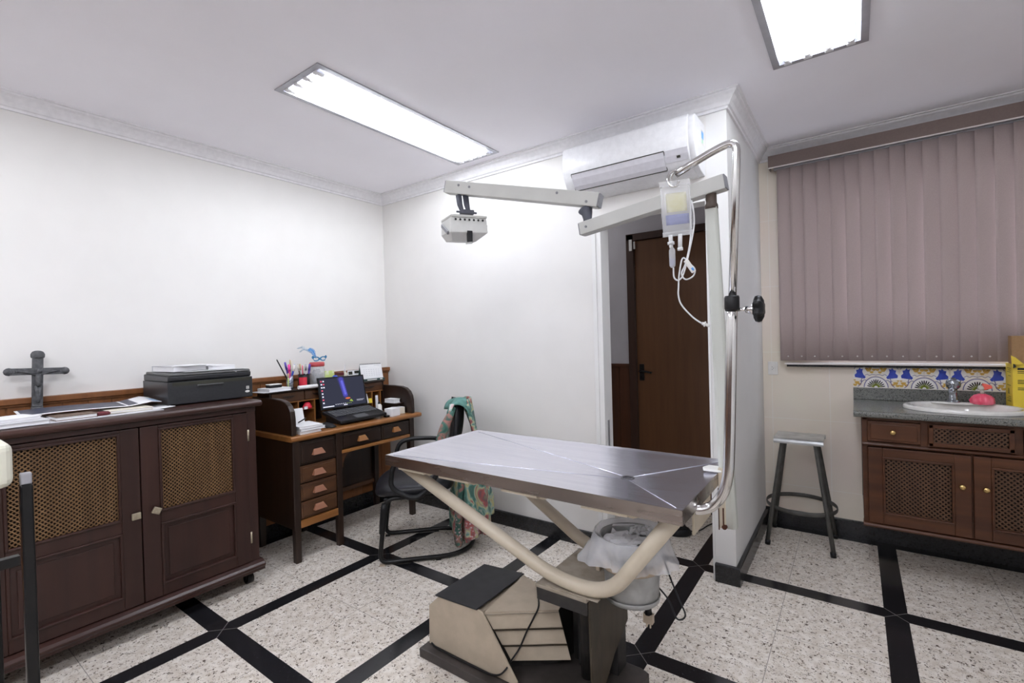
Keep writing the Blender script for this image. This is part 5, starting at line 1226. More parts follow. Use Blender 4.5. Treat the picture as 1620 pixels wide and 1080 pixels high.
# ------------------------------------------------------------------ things on the sideboard (top at 1.020)
S = 1.0205
def printer():
    xa, xb = -3.185, -2.775; ya, yb = .905, 1.330; z = S
    t = thing('printer', 'black multifunction printer with grey lid standing on the right end of the sideboard', 'printer', ((xa + xb) / 2, (ya + yb) / 2, z))
    xa, xb, ya, yb = -3.20, -2.845, .925, 1.345
    b = MB(); b.prism([(xa, z + .004), (xb - .004, z + .004), (xb, z + .008), (xb, z + .122), (xa, z + .122)], 'y', ya, yb); part(b, 'body', 'printer', t, bevel=.008, seg=3)
    u = MB(); u.prism([(xa, z + .122), (xb - .016, z + .122), (xb - .006, z + .130), (xb - .004, z + .152), (xa, z + .157)], 'y', ya + .004, yb - .004); part(u, 'scanner_unit', 'printer', t, bevel=.005)
    l = MB(); l.prism([(xa + .01, z + .157), (xb - .01, z + .153), (xb - .006, z + .158), (xb - .02, z + .166), (xa + .02, z + .170)], 'y', ya + .01, yb - .006); part(l, 'scanner_lid', 'printer_g', t, bevel=.004)
    g = MB(); g.box((xb - .001, ya + .02, z + .102), (xb + .0012, yb - .012, z + .120)); part(g, 'paper_slot', 'ink', t)
    g = MB(); g.prism([(xb - .001, z + .092), (xb + .007, z + .094), (xb + .007, z + .099), (xb - .001, z + .101)], 'y', ya + .135, ya + .265); part(g, 'tray_grip', 'printer_g', t, bevel=.001)
    g = MB(); yy = yb - .028; xx = xb + .0014
    def ringq(c, w, h, th):
        for (a, b2) in (((-w, h - th), (w, h)), ((-w, -h), (w, -h + th)), ((-w, -h), (-w + th, h)), ((w - th, -h), (w, h))): g.box((xb, c[0] + a[0], c[1] + a[1]), (xx, c[0] + b2[0], c[1] + b2[1]))
    ringq((yy, z + .060), .0075, .0085, .0028); g.box((xb, yy - .002, z + .057), (xx, yy + .003, z + .063))
    g.disc((xx, yy - .002, z + .038), .0065, 20, axis='x', sx=2.0, sy=1)
    part(g, 'badges', 'white_p', t)
    m = MB(); m.box((xb - .02, yb - .09, z + .153), (xb + .001, yb - .085, z + .155)); part(m, 'lid_tab', 'white_p', t)
printer()
def sheet(name, label, cat, c, w, d, rz, z, mt, curl=0.0, th=.0006, group=None, lift=(0, 0)):
    mx = Matrix.Translation((c[0], c[1], z)) @ Matrix.Rotation(rz, 4, 'Z')
    m = MB(mx); m.grid(lambda u, v: ((u - .5) * w, (v - .5) * d, curl * (2 * v - 1) ** 2 * (1 if v > .5 else .2) + lift[0] * u + lift[1] * v + th / 2), 6, 8)
    return solo(m, name, mt, label, cat, group, solid=th)
def block(name, label, cat, c, w, d, h, rz, z, mats, group=None, pages=True):
    """a pad, magazine or book: covers with a page block between"""
    t = thing(name, label, cat, (c[0], c[1], z), group)
    mx = Matrix.Translation((c[0], c[1], z)) @ Matrix.Rotation(rz, 4, 'Z'); e = min(.003, h * .22)
    m = MB(mx); m.cbox((0, 0, h / 2), (w - .006, d - .006, h - 2 * e)); part(m, 'pages', 'paper', t)
    m = MB(mx); m.cbox((0, 0, h - e / 2), (w, d, e)); m.cbox((0, 0, e / 2), (w, d, e)); m.cbox((-w / 2 + e / 2, 0, h / 2), (e, d, h)); part(m, 'cover', mats, t)
    return t
# on the printer
zl = S + .1715
block('notepad', 'thick grey pad lying on the left half of the printer lid', 'notepad', (-3.03, 1.045), .22, .17, .030, .12, zl, 'paper_g')
sheet('paper_sheet', 'white sheet lying over the front of the grey pad on the printer', 'paper', (-2.985, 1.075), .20, .17, .2, zl + .0305, 'paper', .0)
block('catalogue', 'thin white catalogue lying on the right half of the printer lid', 'magazine', (-3.03, 1.228), .21, .14, .020, -.1, zl, 'paper')
sheet('paper_sheet', 'white sheet on top of the catalogue on the right half of the printer', 'paper', (-3.06, 1.205), .16, .10, .3, zl + .0206, 'paper')
sheet('plastic_folder', 'translucent pale folder sticking out under the stacks on the printer', 'folder', (-2.985, 1.16), .245, .30, .03, zl - .0014, 'clear2')
# papers along the sideboard
sheet('paper_sheet', 'lowest white sheets at the front edge of the sideboard, left of the printer', 'paper', (-2.83, .62), .20, .50, .0, S, 'paper_g', th=.002)
sheet('paper_sheet', 'pale sheet lying just left of the printer front corner', 'paper', (-2.86, .83), .17, .20, .1, S + .0022, 'paper', .004)
block('magazine', 'stack of grey magazines at the left end of the sideboard', 'magazine', (-2.815, .345), .21, .23, .018, .05, S + .0022, 'paper_g')
block('brown_book', 'brown covered book under the dark poster on the sideboard', 'book', (-2.84, .555), .16, .14, .018, .05, S + .0022, 'brownbk')
m = MB(Matrix.Translation((-2.80, .652, S + .0024)) @ Matrix.Rotation(.2, 4, 'Z')); m.lathe([(0, 0), (.030, 0), (.034, .006), (.030, .014), (.0, .018)], (0, 0, 0), 18, sx=.8, sy=1.0)
solo(m, 'dark_pouch', 'maroon', 'small dark red rounded pouch between the book and the poster on the sideboard', 'pouch')
block('cream_booklet', 'cream booklet lying flat beside the dark red pouch', 'booklet', (-2.87, .76), .17, .17, .012, -.03, S + .0050, 'paper_c')
block('white_pad', 'white pad on the left end of the sideboard, over the magazines', 'notepad', (-2.84, .36), .15, .15, .012, .25, S + .0212, 'paper')
def poster():
    t = thing('poster', 'large curling dark blue and white poster lying across the papers on the sideboard', 'poster', (-2.99, .63, S + .022))
    mx = Matrix.Translation((-2.975, .655, S + .0262)) @ Matrix.Rotation(-.05, 4, 'Z')
    def zz(u, v): return .020 * max(0, 1 - abs(v - .92) / .18) * (1 - .3 * u) + .004 * math.sin(v * 5) + .006 * (1 - u)
    w, d = .23, .50
    def fn(a0, a1, b0, b1, l):
        return lambda u, v: (((a0 + (a1 - a0) * u) - .5) * w, ((b0 + (b1 - b0) * v) - .5) * d, zz(a0 + (a1 - a0) * u, b0 + (b1 - b0) * v) + l)
    m = MB(mx); m.grid(fn(0, 1, 0, 1, 0), 8, 24); b = part(m, 'sheet', 'paper', t, solid=.0012)
    m = MB(mx); m.grid(fn(.0, .90, .02, .82, .001), 8, 20); part(m, 'navy_print', 'navy', t)
    m = MB(mx); m.grid(fn(.40, .98, .93, .995, .001), 6, 4); part(m, 'blue_corner', 'skyp', t)
poster()
def crucifix():
    x = -3.185; y = .500
    t = thing('crucifix', 'dark grey stone crucifix with rounded arm ends, standing against the wall on the sideboard', 'crucifix', (x, y, S))
    mx = Matrix.Translation((x, y, S)) @ Matrix.Rotation(-.035, 4, 'X')
    m = MB(mx); m.box((-.016, -.0215, 0), (.016, .0215, .036)); m.box((-.014, -.0195, .036), (.014, .0195, .046)); part(m, 'foot', 'stone', t, bevel=.004)
    c = MB(mx); c.box((-.012, -.0185, .04), (.012, .0185, .285)); c.box((-.011, -.094, .190), (.011, .094, .222))
    c.lathe([(0, -.014), (.0235, -.014), (.0255, -.006), (.0255, .004), (.020, .016), (.010, .021), (0, .022)], (0, 0, .284), 20, sx=.75)
    for s_ in (-1, 1): c.ball((0, .096 * s_, .206), .0185, 12, sc=(.85, 1.05, 1.0)); c.ball((0, .078 * s_, .206), .0165, 10, sc=(.8, .5, 1))
    part(c, 'cross', 'stone', t, bevel=.003)
    f = MB(mx); X = .016
    f.tube([(X, 0, .192), (X + .004, 0, .172), (X + .003, 0, .148), (X + .003, .001, .135)], [.0105, .0115, .0085, .0095], 10); f.ball((X + .006, .003, .208), .0095, 10, sc=(1, .9, 1.2))
    f.tube([(X, .008, .190), (X, .04, .203), (X - .002, .072, .208)], [.0055, .0045, .0035], 8); f.tube([(X, -.008, .190), (X, -.04, .203), (X - .002, -.072, .208)], [.0055, .0045, .0035], 8)
    f.tube([(X, .004, .138), (X + .007, .005, .105), (X + .001, .002, .072), (X + .004, .0, .058)], [.0085, .0075, .005, .004], 8); f.tube([(X, -.005, .138), (X + .007, -.005, .105), (X + .001, -.001, .072), (X + .004, -.001, .056)], [.0085, .0075, .005, .004], 8)
    part(f, 'figure', 'stone', t)
crucifix()

# ------------------------------------------------------------------ things on the desk
G = 1.0165            # gallery top
def pencup(c, r, h, mt, name, label, band=None):
    t = thing(name, label, 'pen holder', (c[0], c[1], G))
    m = MB(); m.lathe([(0, 0), (r, 0), (r, h), (r - .0015, h), (r - .0015, .003), (0, .003)], (c[0], c[1], G), 24); part(m, 'cup', mt, t)
    m = MB(); m.lathe([(r - .001, h - .004), (r + .0015, h - .004), (r + .0015, h), (r - .002, h)], (c[0], c[1], G), 24); part(m, 'rim', mt if band is None else 'black', t)
    if band:
        m = MB(); m.grid(lambda u, v: (c[0] + (r + .0008) * math.cos(-1.5 + u * 1.5), c[1] + (r + .0008) * math.sin(-1.5 + u * 1.5), G + .006 + v * (h * .72)), 10, 2); part(m, 'label', band, t)
pencup((-3.120, 1.722), .0215, .092, 'silverc', 'pen_can', 'silver and blue patterned can holding pens and brushes, on the desk gallery')
pencup((-3.105, 1.815), .037, .094, 'mesh', 'mesh_pen_cup', 'black mesh cup with a red label holding pens, right of the patterned can', 'redp')
def pen(c, lean, L, r, mt, label, tip=None, kind='pen', z0=G + .004, group='pens and brushes on the desk gallery'):
    a = V((c[0], c[1], z0)); d = V((lean[0], lean[1], 1)).normalized()
    m = MB(); m.tube([a, a + d * L * .97, a + d * L], [r, r, r * .55], 8)
    if tip: m.tube([a + d * L * .72, a + d * (L * .985)], [r * 1.25, r * 1.15], 8, mi=1)
    return solo(m, kind, [mt, tip] if tip else mt, label, kind, group if z0 < G + .02 else None)
pen((-3.112, 1.732), (.0, -.50, ), .225, .0042, 'black', 'long black pencil leaning left out of the patterned can', kind='pencil')
pen((-3.116, 1.727), (.02, -.22), .185, .006, 'purplep', 'dark violet marker in the patterned can', 'purplep', 'marker')
pen((-3.111, 1.721), (.06, -.08), .165, .0072, 'magenta', 'bright pink marker at the front of the patterned can', 'magenta', 'marker')
pen((-3.126, 1.722), (-.02, .06), .195, .0045, 'woodp', 'pale wooden brush standing tall in the patterned can', 'woodp', 'brush')
pen((-3.122, 1.716), (-.03, .16), .190, .004, 'paper_c', 'cream brush handle leaning right in the patterned can', None, 'brush')
pen((-3.116, 1.716), (.05, .22), .165, .0065, 'bluep', 'blue and white pen leaning right in the patterned can', 'azw', 'pen')
pen((-3.105, 1.800), (.03, -.18), .165, .0045, 'brownbk', 'brown pencil leaning left in the mesh cup', 'paper_c', 'pencil')
pen((-3.112, 1.803), (.0, -.06), .165, .005, 'paper_g', 'pale grey pen upright in the mesh cup', 'woodp')
pen((-3.104, 1.826), (.0, .04), .158, .0065, 'paper_g', 'silver pen at the middle right of the mesh cup', 'zinc')
pen((-3.098, 1.834), (.05, .12), .160, .007, 'purplep', 'violet pen at the right of the mesh cup', 'purplep')
pen((-3.121, 1.818), (-.04, .01), .150, .004, 'pink', 'thin pink pencil at the back of the mesh cup', None, 'pencil')
pen((-3.085, 1.690), (.02, .02), .105, .005, 'greenc', 'lime green pencil standing just left of the patterned can', 'woodp', 'pencil')
def jar():
    c = (-3.12, 1.925)
    t = thing('jar', 'glass jar with red lid full of crumpled silver pieces, on the desk gallery', 'jar', (c[0], c[1], G))
    m = MB(); m.lathe([(0, 0), (.046, 0), (.052, .006), (.053, .11), (.048, .135), (.046, .148), (.044, .148), (.046, .132), (.050, .108), (.049, .008), (0, .005)], (c[0], c[1], G), 28); part(m, 'glass', 'glass', t)
    m = MB(); m.lathe([(0, 0), (.050, 0), (.052, .004), (.052, .024), (.047, .030), (0, .032)], (c[0], c[1], G + .140), 28); part(m, 'lid', 'lidred', t)
    r = random.Random(2); m = MB()
    for k in range(34):
        a = r.uniform(0, 2 * PI); q = r.uniform(0, .034); z = G + .018 + r.uniform(0, .095)
        mx = Matrix.Translation((c[0] + q * math.cos(a), c[1] + q * math.sin(a), z)) @ Matrix.Rotation(r.uniform(0, 3), 4, 'X') @ Matrix.Rotation(r.uniform(0, 3), 4, 'Z')
        m.ball((0, 0, 0), r.uniform(.009, .014), 6, sc=(1, .7, 1.3), mx=mx)
    o = part(m, 'contents', 'foil', t); o['kind'] = 'stuff'
    z = G + .1725
    t = thing('carnival_mask', 'blue feathered party mask lying on the red jar lid', 'mask', (c[0], c[1], z))
    m = MB()
    for s_ in (-1, 1):
        k = 16; o_ = []; i_ = []
        for j in range(k):
            a = 2 * PI * j / k; o_.append((.030 * math.cos(a) + s_ * .029, .017 * math.sin(a) + (.012 if math.cos(a) * s_ > .6 else 0))); i_.append((.018 * math.cos(a) + s_ * .028, .0095 * math.sin(a)))
        for j in range(k):
            q = (j + 1) % k
            f = lambda p: (c[0] + .030 - .1 * abs(p[0]), c[1] + .006 + p[0], z + .022 + p[1])
            m.add([f(o_[j]), f(o_[q]), f(i_[q]), f(i_[j])], [(0, 1, 2, 3)])
    part(m, 'eye_frame', 'maskb', t, solid=.002)
    def feather(a, b, bend, w, mt):
        m = MB(); a = V(a); b = V(b); n = 12; pts = smoothpts([a, a.lerp(b, .5) + V(bend), b], 6)
        m.tube(pts, .0014, 6)
        for k in range(1, len(pts)):
            tt = k / len(pts); l = w * math.sin(PI * min(1, tt * .9 + .1)) ** .6
            for s_ in (-1, 1):
                for e in range(3):
                    q = V((random.uniform(-.3, .3), s_ * .6, .55 * s_ * random.uniform(.2, 1) + .5)).normalized()
                    p = pts[k]; dr = (pts[k] - pts[k - 1]).normalized(); tip = p + q * l + dr * l * .6; sd = dr * .003
                    m.add([p - sd, p + sd, tip], [(0, 1, 2)])
        part(m, 'feather', mt, t)
    feather((c[0] + .015, c[1] - .012, z + .022), (c[0] - .01, c[1] - .065, z + .085), (0, -.005, .02), .017, 'feath'); feather((c[0] + .010, c[1] - .010, z + .03), (c[0] - .01, c[1] - .045, z + .095), (0, .005, .01), .016, 'feath')
    feather((c[0] + .0, c[1] - .045, z + .070), (c[0] - .02, c[1] - .125, z + .098), (0, -.01, .016), .018, 'feath2'); feather((c[0] + .0, c[1] - .04, z + .062), (c[0] - .02, c[1] - .110, z + .074), (0, -.01, .02), .015, 'feath2')
jar()
def card(name, label, cat, c, w, h, mt, z, lean=.12, th=.001, extra=None, rz=0):
    mx = Matrix.Translation((c[0], c[1], z)) @ Matrix.Rotation(rz, 4, 'Z') @ Matrix.Rotation(-lean, 4, 'Y')
    m = MB(mx); m.box((-th, -w / 2, 0), (0, w / 2, h)); ms = [mt]
    for (a, b, e) in (extra or []):
        if e not in ms: ms.append(e)
        m.box((-.0001, a[0], a[1]), (.0004, b[0], b[1]), ms.index(e))
    return solo(m, name, ms, label, cat)
card('greeting_card', 'lime and white card standing behind the laptop screen, right of the jar', 'card', (-3.15, 2.042), .092, .100, 'greenc', G)
m = MB(); m.ball((-3.085, 2.045, G + .046), .0235, 16); m.cyl((-3.085, 2.045, G), (-3.085, 2.045, G + .024), .016); m.disc((-3.0608, 2.045, G + .046), .010, 14, 1, axis='x')
solo(m, 'round_trinket', ['bluep', 'azw'], 'round blue and white trinket in front of the lime card', 'trinket')
def smallbox(name, label, cat, a, b, mt, lid=None, bev=.002):
    t = thing(name, label, cat, ((a[0] + b[0]) / 2, (a[1] + b[1]) / 2, a[2]))
    m = MB(); hh = a[2] + (b[2] - a[2]) * .78; m.box(a, (b[0], b[1], hh)); part(m, 'box_body', mt, t, bevel=bev)
    m = MB(); m.box((a[0] - .001, a[1] - .001, hh), (b[0] + .001, b[1] + .001, b[2])); part(m, 'lid', lid or mt, t, bevel=bev)
    return t
smallbox('wooden_box', 'small brown box beside the glue bottle on the desk gallery', 'box', (-3.15, 2.088, G), (-3.09, 2.124, G + .082), 'brownbk', 'maroon')
def bottle(name, label, c, z, r, h, mb, mc, nozzle=.0):
    t = thing(name, label, 'bottle', (c[0], c[1], z))
    m = MB(); m.lathe([(0, 0), (r * .94, 0), (r, .004), (r, h * .62), (r * .8, h * .72), (r * .45, h * .78), (r * .45, h * .82), (0, h * .82)], (c[0], c[1], z), 18); part(m, 'bottle_body', mb, t)
    m = MB(); m.lathe([(0, h * .80), (r * .5, h * .80), (r * .5, h * .90), (r * .22, h * .95), (r * .16, h + nozzle), (0, h + nozzle)], (c[0], c[1], z), 14); part(m, 'cap', mc, t)
bottle('glue_bottle', 'small pale bottle with a thin grey nozzle on the desk gallery', (-3.12, 2.152), G, .018, .105, 'paper_c', 'paper_g', .035)
card('photo_print', 'black and white photo card leaning left of the desk calendar', 'photo', (-3.15, 2.255), .105, .088, 'paper', G, extra=[((-.045, .055), (-.01, .08), 'ink'), ((.008, .062), (.05, .082), 'ink'), ((-.05, .01), (-.02, .03), 'paper_c'), ((.0, .0), (.03, .03), 'paper_g')])
def calendar():
    t = thing('desk_calendar', 'white spiral desk calendar with dark green base at the right end of the desk gallery', 'calendar', (-3.10, 2.375, G))
    mx = Matrix.Translation((-3.085, 2.378, G + .012)) @ Matrix.Rotation(-.22, 4, 'Y') @ Matrix.Rotation(-.02, 4, 'X')
    m = MB(mx); m.box((-.002, -.102, .0), (0, .102, .118)); pg = part(m, 'page', 'paper', t)
    m = MB(mx)
    for r_ in range(4):
        for c_ in range(7): m.box((.0, -.075 + c_ * .023, .028 + r_ * .015), (.0004, -.066 + c_ * .023, .032 + r_ * .015))
    m.box((0, .03, .106), (.0004, .09, .109)); m.box((0, -.09, .098), (.0004, -.03, .100))
    part(m, 'printed_grid', 'paper_g', pg)
    m = MB(Matrix.Translation((-3.085, 2.378, G + .012)) @ Matrix.Rotation(.22, 4, 'Y') @ Matrix.Translation((-.052, 0, 0))); m.box((0, -.10, -.01), (.002, .10, .108)); part(m, 'back_board', 'greenb', t)
    m = MB(); m.box((-3.135, 2.275, G), (-3.062, 2.478, G + .016)); m.box((-3.0622, 2.31, G + .005), (-3.0612, 2.40, G + .012), 1); m.box((-3.0622, 2.43, G + .004), (-3.0612, 2.455, G + .013), 1); part(m, 'base', ['greenb', 'azw'], t, bevel=.001)
    m = MB(mx)
    for k in range(22): m.tube([(.004 * math.cos(a) - .004, -.094 + k * .009, .119 + .006 * math.sin(a)) for a in [2 * PI * j / 8 for j in range(8)]], .0010, 5, True)
    part(m, 'spiral', 'slate', t)
calendar()
# papers, device and rolled paper on the left of the gallery
sheet('paper_sheet', 'loose printed sheets under the white stack at the left end of the desk gallery', 'paper', (-3.09, 1.575), .15, .19, .1, G, 'paper_g', .0, th=.003)
block('paper_stack', 'white stack of paper at the left end of the desk gallery', 'paper', (-3.10, 1.605), .14, .15, .018, .05, G + .0034, 'paper')
smallbox('handset', 'white and black device lying on the white paper stack', 'device', (-3.13, 1.562, G + .0218), (-3.075, 1.642, G + .046), 'black', 'white_p')
m = MB(); m.lathe([(.006, -.068), (.0125, -.068), (.0125, .068), (.006, .068), (.006, -.068)], (0, 0, 0), 18, mx=Matrix.Translation((-3.008, 1.785, G + .0130)) @ Matrix.Rotation(PI / 2, 4, 'X'))
solo(m, 'paper_roll', 'paper', 'white paper roll lying on the front edge of the desk gallery', 'paper roll')
# laptop
def laptop():
    t = thing('laptop', 'open black laptop with a dark blue desktop on screen, in the middle of the desk', 'laptop', (-2.88, 2.055, DTOP))
    a = math.atan2(.052, .215)
    hx, fx = -2.995, -2.770; yl, yr = 1.868, 2.250
    sk = -.0                                                       # front pair then hinge pair
    m = MB(); zf, zh = .786, .838
    m.add([(fx, yl, zf - .006), (fx, yr, zf - .002), (hx, yr + .012, zh - .012), (hx, yl + .006, zh - .012), (fx, yl, zf + .014), (fx, yr, zf + .018), (hx, yr + .012, zh + .012), (hx, yl + .006, zh + .012)], [(0, 3, 2, 1), (4, 5, 6, 7), (0, 1, 5, 4), (1, 2, 6, 5), (2, 3, 7, 6), (3, 0, 4, 7)])
    part(m, 'keyboard_base', 'black', t, bevel=.004)
    def bp(u, v, l):                                               # u front->hinge, v left->right
        p = V((fx, yl, zf + .014)).lerp(V((hx, yl + .006, zh + .012)), u).lerp(V((fx, yr, zf + .018)).lerp(V((hx, yr + .012, zh + .012)), u), v); p.z += l; return p
    m = MB()
    for r_ in range(5):
        for c_ in range(15):
            u0, v0 = .40 + r_ * .098, .055 + c_ * .060
            q = [bp(u0, v0, .0012), bp(u0, v0 + .050, .0012), bp(u0 + .080, v0 + .050, .0012), bp(u0 + .080, v0, .0012)]; m.add(q + [p + V((0, 0, .0022)) for p in q], [(4, 5, 6, 7), (0, 1, 5, 4), (1, 2, 6, 5), (2, 3, 7, 6), (3, 0, 4, 7)])
    o = part(m, 'keys', 'key', t)
    m = MB(); m.poly([bp(.06, .36, .0006), bp(.06, .62, .0006), bp(.32, .62, .0006), bp(.32, .36, .0006)]); part(m, 'touchpad', 'key', t)
    # screen: lean back a little
    BL, BR = V((hx - .004, yl + .004, zh + .016)), V((hx - .004, yr + .010, zh + .012)); TL, TR = V((hx - .036, yl - .002, 1.080)), V((hx - .036, yr + .000, 1.075))
    n = (BR - BL).cross(TL - BL).normalized(); n = n if n.x > 0 else -n
    def sp(u, v, l=0): return BL.lerp(BR, u).lerp(TL.lerp(TR, u), v) + n * l
    m = MB(); f = [sp(0, 0), sp(1, 0), sp(1, 1), sp(0, 1)]; b = [p - n * .009 for p in f]; m.add(f + b, [(0, 1, 2, 3), (7, 6, 5, 4), (0, 1, 5, 4), (1, 2, 6, 5), (2, 3, 7, 6), (3, 0, 4, 7)])
    sc = part(m, 'screen_lid', 'black', t, bevel=.003)
    m = MB(); Q = lambda u0, v0, u1, v1, mi, l: m.poly([sp(u0, v0, l), sp(u1, v0, l), sp(u1, v1, l), sp(u0, v1, l)], mi)
    Q(.035, .055, .965, .955, 0, .0008)
    r = random.Random(4)
    for k in range(10):                                            # galaxy streak
        u = .475 + .012 * k * .55; v = .92 - k * .062; w = .085 * (1 - .03 * k)
        m.poly([sp(u + w * math.cos(a) * .9, v + .075 * math.sin(a), .0010 + .00004 * k) for a in [2 * PI * j / 12 for j in range(12)]], 1)
    for k in range(9):
        u = .480 + .012 * k * .55; v = .90 - k * .062
        m.poly([sp(u + .050 * math.cos(a), v + .066 * math.sin(a), .0014 + .00004 * k) for a in [2 * PI * j / 12 for j in range(12)]], 7)
    for k in range(7):
        u = .495 + .012 * k * .55; v = .82 - k * .062
        m.poly([sp(u + .026 * math.cos(a), v + .05 * math.sin(a), .0018 + .00004 * k) for a in [2 * PI * j / 10 for j in range(10)]], 2)
    m.poly([sp(.575 + .055 * math.cos(a), .285 + .028 * math.sin(a), .0024) for a in [2 * PI * j / 12 for j in range(12)]], 3)
    m.poly([sp(.60, .19, .0022), sp(.68, .16, .0022), (sp(.66, .22, .0022)), sp(.64, .25, .0022)], 5)
    for k in range(8):
        Q(.055, .86 - k * .095, .085, .90 - k * .095, 4 if k % 3 else 6, .0014)
        if k < 3: Q(.100, .86 - k * .095, .128, .90 - k * .095, 6 if k == 1 else 4, .0014)
    Q(.045, .075, .27, .105, 4, .0014); Q(.47, .075, .55, .10, 4, .0014); Q(.76, .20, .93, .207, 4, .0014); Q(.76, .17, .90, .176, 4, .0014)
    for k in range(9): Q(.30 + k * .04, .12, .318 + k * .04, .14, 4 if k < 6 else 5, .0014)
    part(m, 'display', ['screen', 'scr_b', 'scr_b2', 'scr_o', 'scr_w', 'scr_g', 'scr_r', 'scr_b1'], sc, weld=False)
    m = MB(); m.add([(fx - .10, yl + .04, DTOP + .0005), (fx - .10, yr - .04, DTOP + .0005), (hx + .01, yr - .03, DTOP + .0005), (hx + .01, yl + .03, DTOP + .0005), (fx - .10, yl + .04, .799), (fx - .10, yr - .04, .801), (hx + .01, yr - .03, .823), (hx + .01, yl + .03, .823)], [(0, 3, 2, 1), (4, 5, 6, 7), (0, 1, 5, 4), (1, 2, 6, 5), (2, 3, 7, 6), (3, 0, 4, 7)])
    solo(m, 'laptop_riser', 'black', 'black wedge riser under the laptop', 'laptop stand')
laptop()
D0 = DTOP + .0005
def mouse():
    t = thing('computer_mouse', 'black mouse between the notebooks and the laptop', 'mouse', (-2.815, 1.805, D0))
    m = MB(Matrix.Translation((-2.815, 1.805, D0)) @ Matrix.Rotation(.3, 4, 'Z')); m.grid(lambda u, v: ((.055 * math.cos(PI * u)), .034 * math.sin(PI * u) ** .7 * math.cos(PI * v), .002 + .036 * math.sin(PI * u) ** .6 * math.sin(PI * v) * (.75 - .25 * math.cos(PI * u))), 14, 12); m.box((-.045, -.028, 0), (.045, .028, .004)); part(m, 'shell', 'black', t)
    m = MB(); m.tube(smoothpts([(-2.86, 1.80, .785), (-2.92, 1.815, .776), (-2.96, 1.85, .774), (-2.985, 1.90, .774)], 6), .0025, 7); part(m, 'cable', 'black', t)
mouse()
z = D0
block('notebook', 'lowest white notebook of the stack on the left front of the desk', 'notebook', (-2.835, 1.640), .185, .14, .018, .0, z, 'paper', 'stack of notebooks on the desk')
block('notebook', 'white notebook with a dark spine, in the middle of the desk stack', 'notebook', (-2.83, 1.655), .19, .16, .016, -.04, z + .0184, 'paper_g', 'stack of notebooks on the desk')
block('notebook', 'topmost white notebook of the stack on the left front of the desk', 'notebook', (-2.832, 1.648), .185, .15, .012, -.08, z + .0348, 'paper', 'stack of notebooks on the desk')
card('note_card', 'white card standing upright behind the notebooks', 'card', (-2.865, 1.630), .085, .098, 'paper', z + .047, lean=.25)
pen((-2.845, 1.615), (.25, 2.2), .055, .0042, 'black', 'short black pen lying on the topmost notebook', z0=z + .058)
def cube(name, label, cat, c, d, mt, zz, rz=0):
    t = thing(name, label, cat, (c[0], c[1], zz)); mx = Matrix.Translation((c[0], c[1], zz)) @ Matrix.Rotation(rz, 4, 'Z')
    m = MB(mx); m.cbox((0, 0, d[2] / 2), (d[0], d[1], d[2])); part(m, 'sheets', mt, t, bevel=.001)
    m = MB(mx); m.cbox((.001, 0, d[2] + .0006), (d[0] * .96, d[1] * .98, .001)); part(m, 'top_sheet', 'paper', t)
cube('note_block', 'tall white block of note paper at the right front of the desk', 'note block', (-2.800, 2.325), (.075, .085, .055), 'paper', D0, .15)
cube('note_block', 'pale greenish block of note paper right of the tall white block', 'note block', (-2.845, 2.415), (.08, .075, .048), 'paper_c', D0, -.1)
block('card_stack', 'stack of white cards on the ledge of the right side panel', 'cards', (-2.915, 2.425), .11, .060, .030, .0, .8465, 'paper', pages=False)
bottle('dropper_bottle', 'small white bottle with black cap right of the laptop', (-2.965, 2.338), D0, .020, .095, 'white_p', 'black', .0)
card('paper_slip', 'white slip standing in the right pigeonholes', 'paper', (-3.055, 2.300), .03, .075, 'paper', .8485, lean=.35)
card('sticky_note', 'yellow note sticking out of the right pigeonholes', 'note', (-3.045, 2.322), .030, .036, 'yellow', .8485, lean=.2)
card('paper_slip', 'tall white slip behind the small white bottle', 'paper', (-3.05, 2.385), .024, .13, 'paper', D0 + .001, lean=.03)
m = MB(); m.lathe([(0, 0), (.026, 0), (.028, .010), (.020, .030), (.010, .042), (0, .043)], (-3.07, 1.812, .8745), 16, sx=1, sy=1.2); m.box((-3.05, 1.775, .8745), (-3.043, 1.800, .892), 1)
solo(m, 'red_trinket', ['redp', 'paper'], 'small red object in a left pigeonhole behind the notebooks', 'trinket')
m = MB(); m.tube(smoothpts([(-2.80, 2.262, .778), (-2.84, 2.275, .785), (-2.90, 2.29, .80), (-2.93, 2.275, .805), (-2.90, 2.262, .79)], 6), .0035, 8); m.box((-2.80, 2.245, D0), (-2.77, 2.275, D0 + .012))
solo(m, 'charger_lead', 'black', 'short black lead at the right side of the laptop', 'cable')
m = MB(); m.ball((-2.86, 2.268, D0 + .040), .012, 10, sc=(1.3, 1, .6)); m.cyl((-2.86, 2.268, D0), (-2.86, 2.268, D0 + .036), .006)
solo(m, 'webcam', 'paper_g', 'small grey gadget standing by the right edge of the laptop', 'gadget')

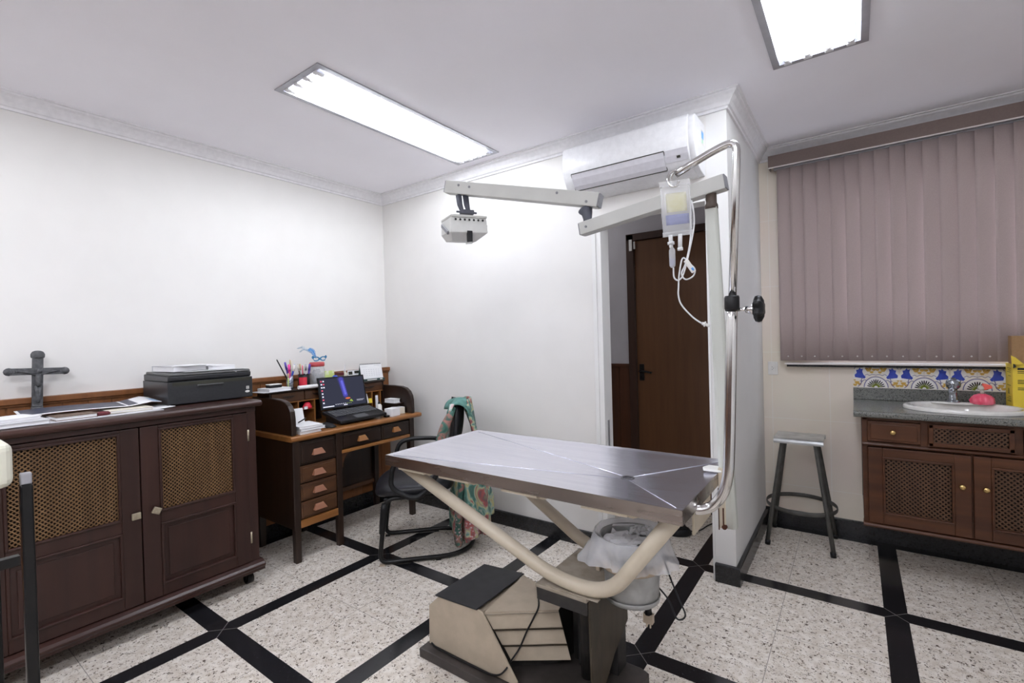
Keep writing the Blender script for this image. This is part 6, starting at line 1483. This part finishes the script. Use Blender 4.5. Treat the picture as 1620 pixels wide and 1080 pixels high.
# ------------------------------------------------------------------ trolley cut by the left edge of the photo
def trolley():
    t = thing('instrument_trolley', 'black metal trolley frame at the left edge of the photo, close to the camera', 'trolley', (-1.45, .02, 0))
    # posts around the corner seen at the left edge
    ps = [(-1.300, .185), (-1.300, -.215), (-1.72, .185), (-1.72, -.215)]
    for i, (x, y) in enumerate(ps):
        part(MB().box((x - .0090, y - .0090, .03), (x + .0090, y + .0090, 1.072)), 'post', 'blackm', t, bevel=.003)
        part(MB().box((x - .0080, y - .0080, 1.0725), (x + .0080, y + .0080, 1.094)), 'post_cap', 'alu', t, bevel=.002)
        part(MB().cyl((x - .01, y, .018), (x + .01, y, .018), .018), 'caster', 'black', t)
    for z in (.922, .25):
        for a, b in ((0, 1), (1, 3), (3, 2)):
            (xa, ya), (xb, yb) = ps[a], ps[b]; m = MB()
            m.box((min(xa, xb) - (.008 if xa == xb else -.0125), min(ya, yb) - (.008 if ya == yb else -.0125), z), (max(xa, xb) + (.008 if xa == xb else -.0125), max(ya, yb) + (.008 if ya == yb else -.0125), z + .018)); part(m, 'rail', 'blackm', t)
    part(MB().box((-1.712, -.207, .2685), (-1.308, .177, .274)), 'shelf', 'blackm', t)
    b = thing('monitor_unit', 'ivory plastic instrument case on the trolley at the left edge of the photo', 'instrument', (-1.46, .03, .9465))
    m = MB(); m.box((-1.60, -.185, .9465), (-1.36, .100, 1.072)); part(m, 'lower_case', 'mahog', b, bevel=.004) if False else part(m, 'lower_case', 'black', b, bevel=.006)
    m = MB(); m.box((-1.61, -.195, 1.0722), (-1.285, .1685, 1.158)); part(m, 'case', 'ivory', b, bevel=.016, seg=4)
    m = MB(); m.box((-1.2855, -.15, 1.092), (-1.284, .06, 1.142)); part(m, 'front_panel', 'acf', b)
trolley()

# ------------------------------------------------------------------ camera, daylight, view
cam = bpy.data.cameras.new('camera'); co = bpy.data.objects.new('camera', cam); C.objects.link(co)
Rv = V((.8098825, .5859474, -.02749513)); Uv = V((.01635267, .02430183, .99957091)); Fv = V((-.58636416, .80998461, -.01009983))
mw = Matrix.Identity(4)
for i in range(3): mw[i][0] = Rv[i]; mw[i][1] = Uv[i]; mw[i][2] = -Fv[i]
mw[2][3] = 1.33
co.matrix_world = mw
cam.sensor_width = 36; cam.lens = 750.598 / 1620 * 36; cam.clip_start = .02
bpy.context.scene.camera = co
wd = bpy.data.worlds.new('sky'); bpy.context.scene.world = wd; wd.use_nodes = True
wd.node_tree.nodes['Background'].inputs[0].default_value = (.75, .85, 1, 1); wd.node_tree.nodes['Background'].inputs[1].default_value = 5
sc = bpy.context.scene
sc.view_settings.view_transform = 'Standard'; sc.view_settings.look = 'None'; sc.view_settings.exposure = 0.5; sc.view_settings.gamma = 1
sc.view_settings.use_curve_mapping = False
sc.cycles.use_denoising = True; sc.cycles.max_bounces = 10; sc.cycles.diffuse_bounces = 6; sc.cycles.transparent_max_bounces = 12; sc.cycles.sample_clamp_indirect = 6
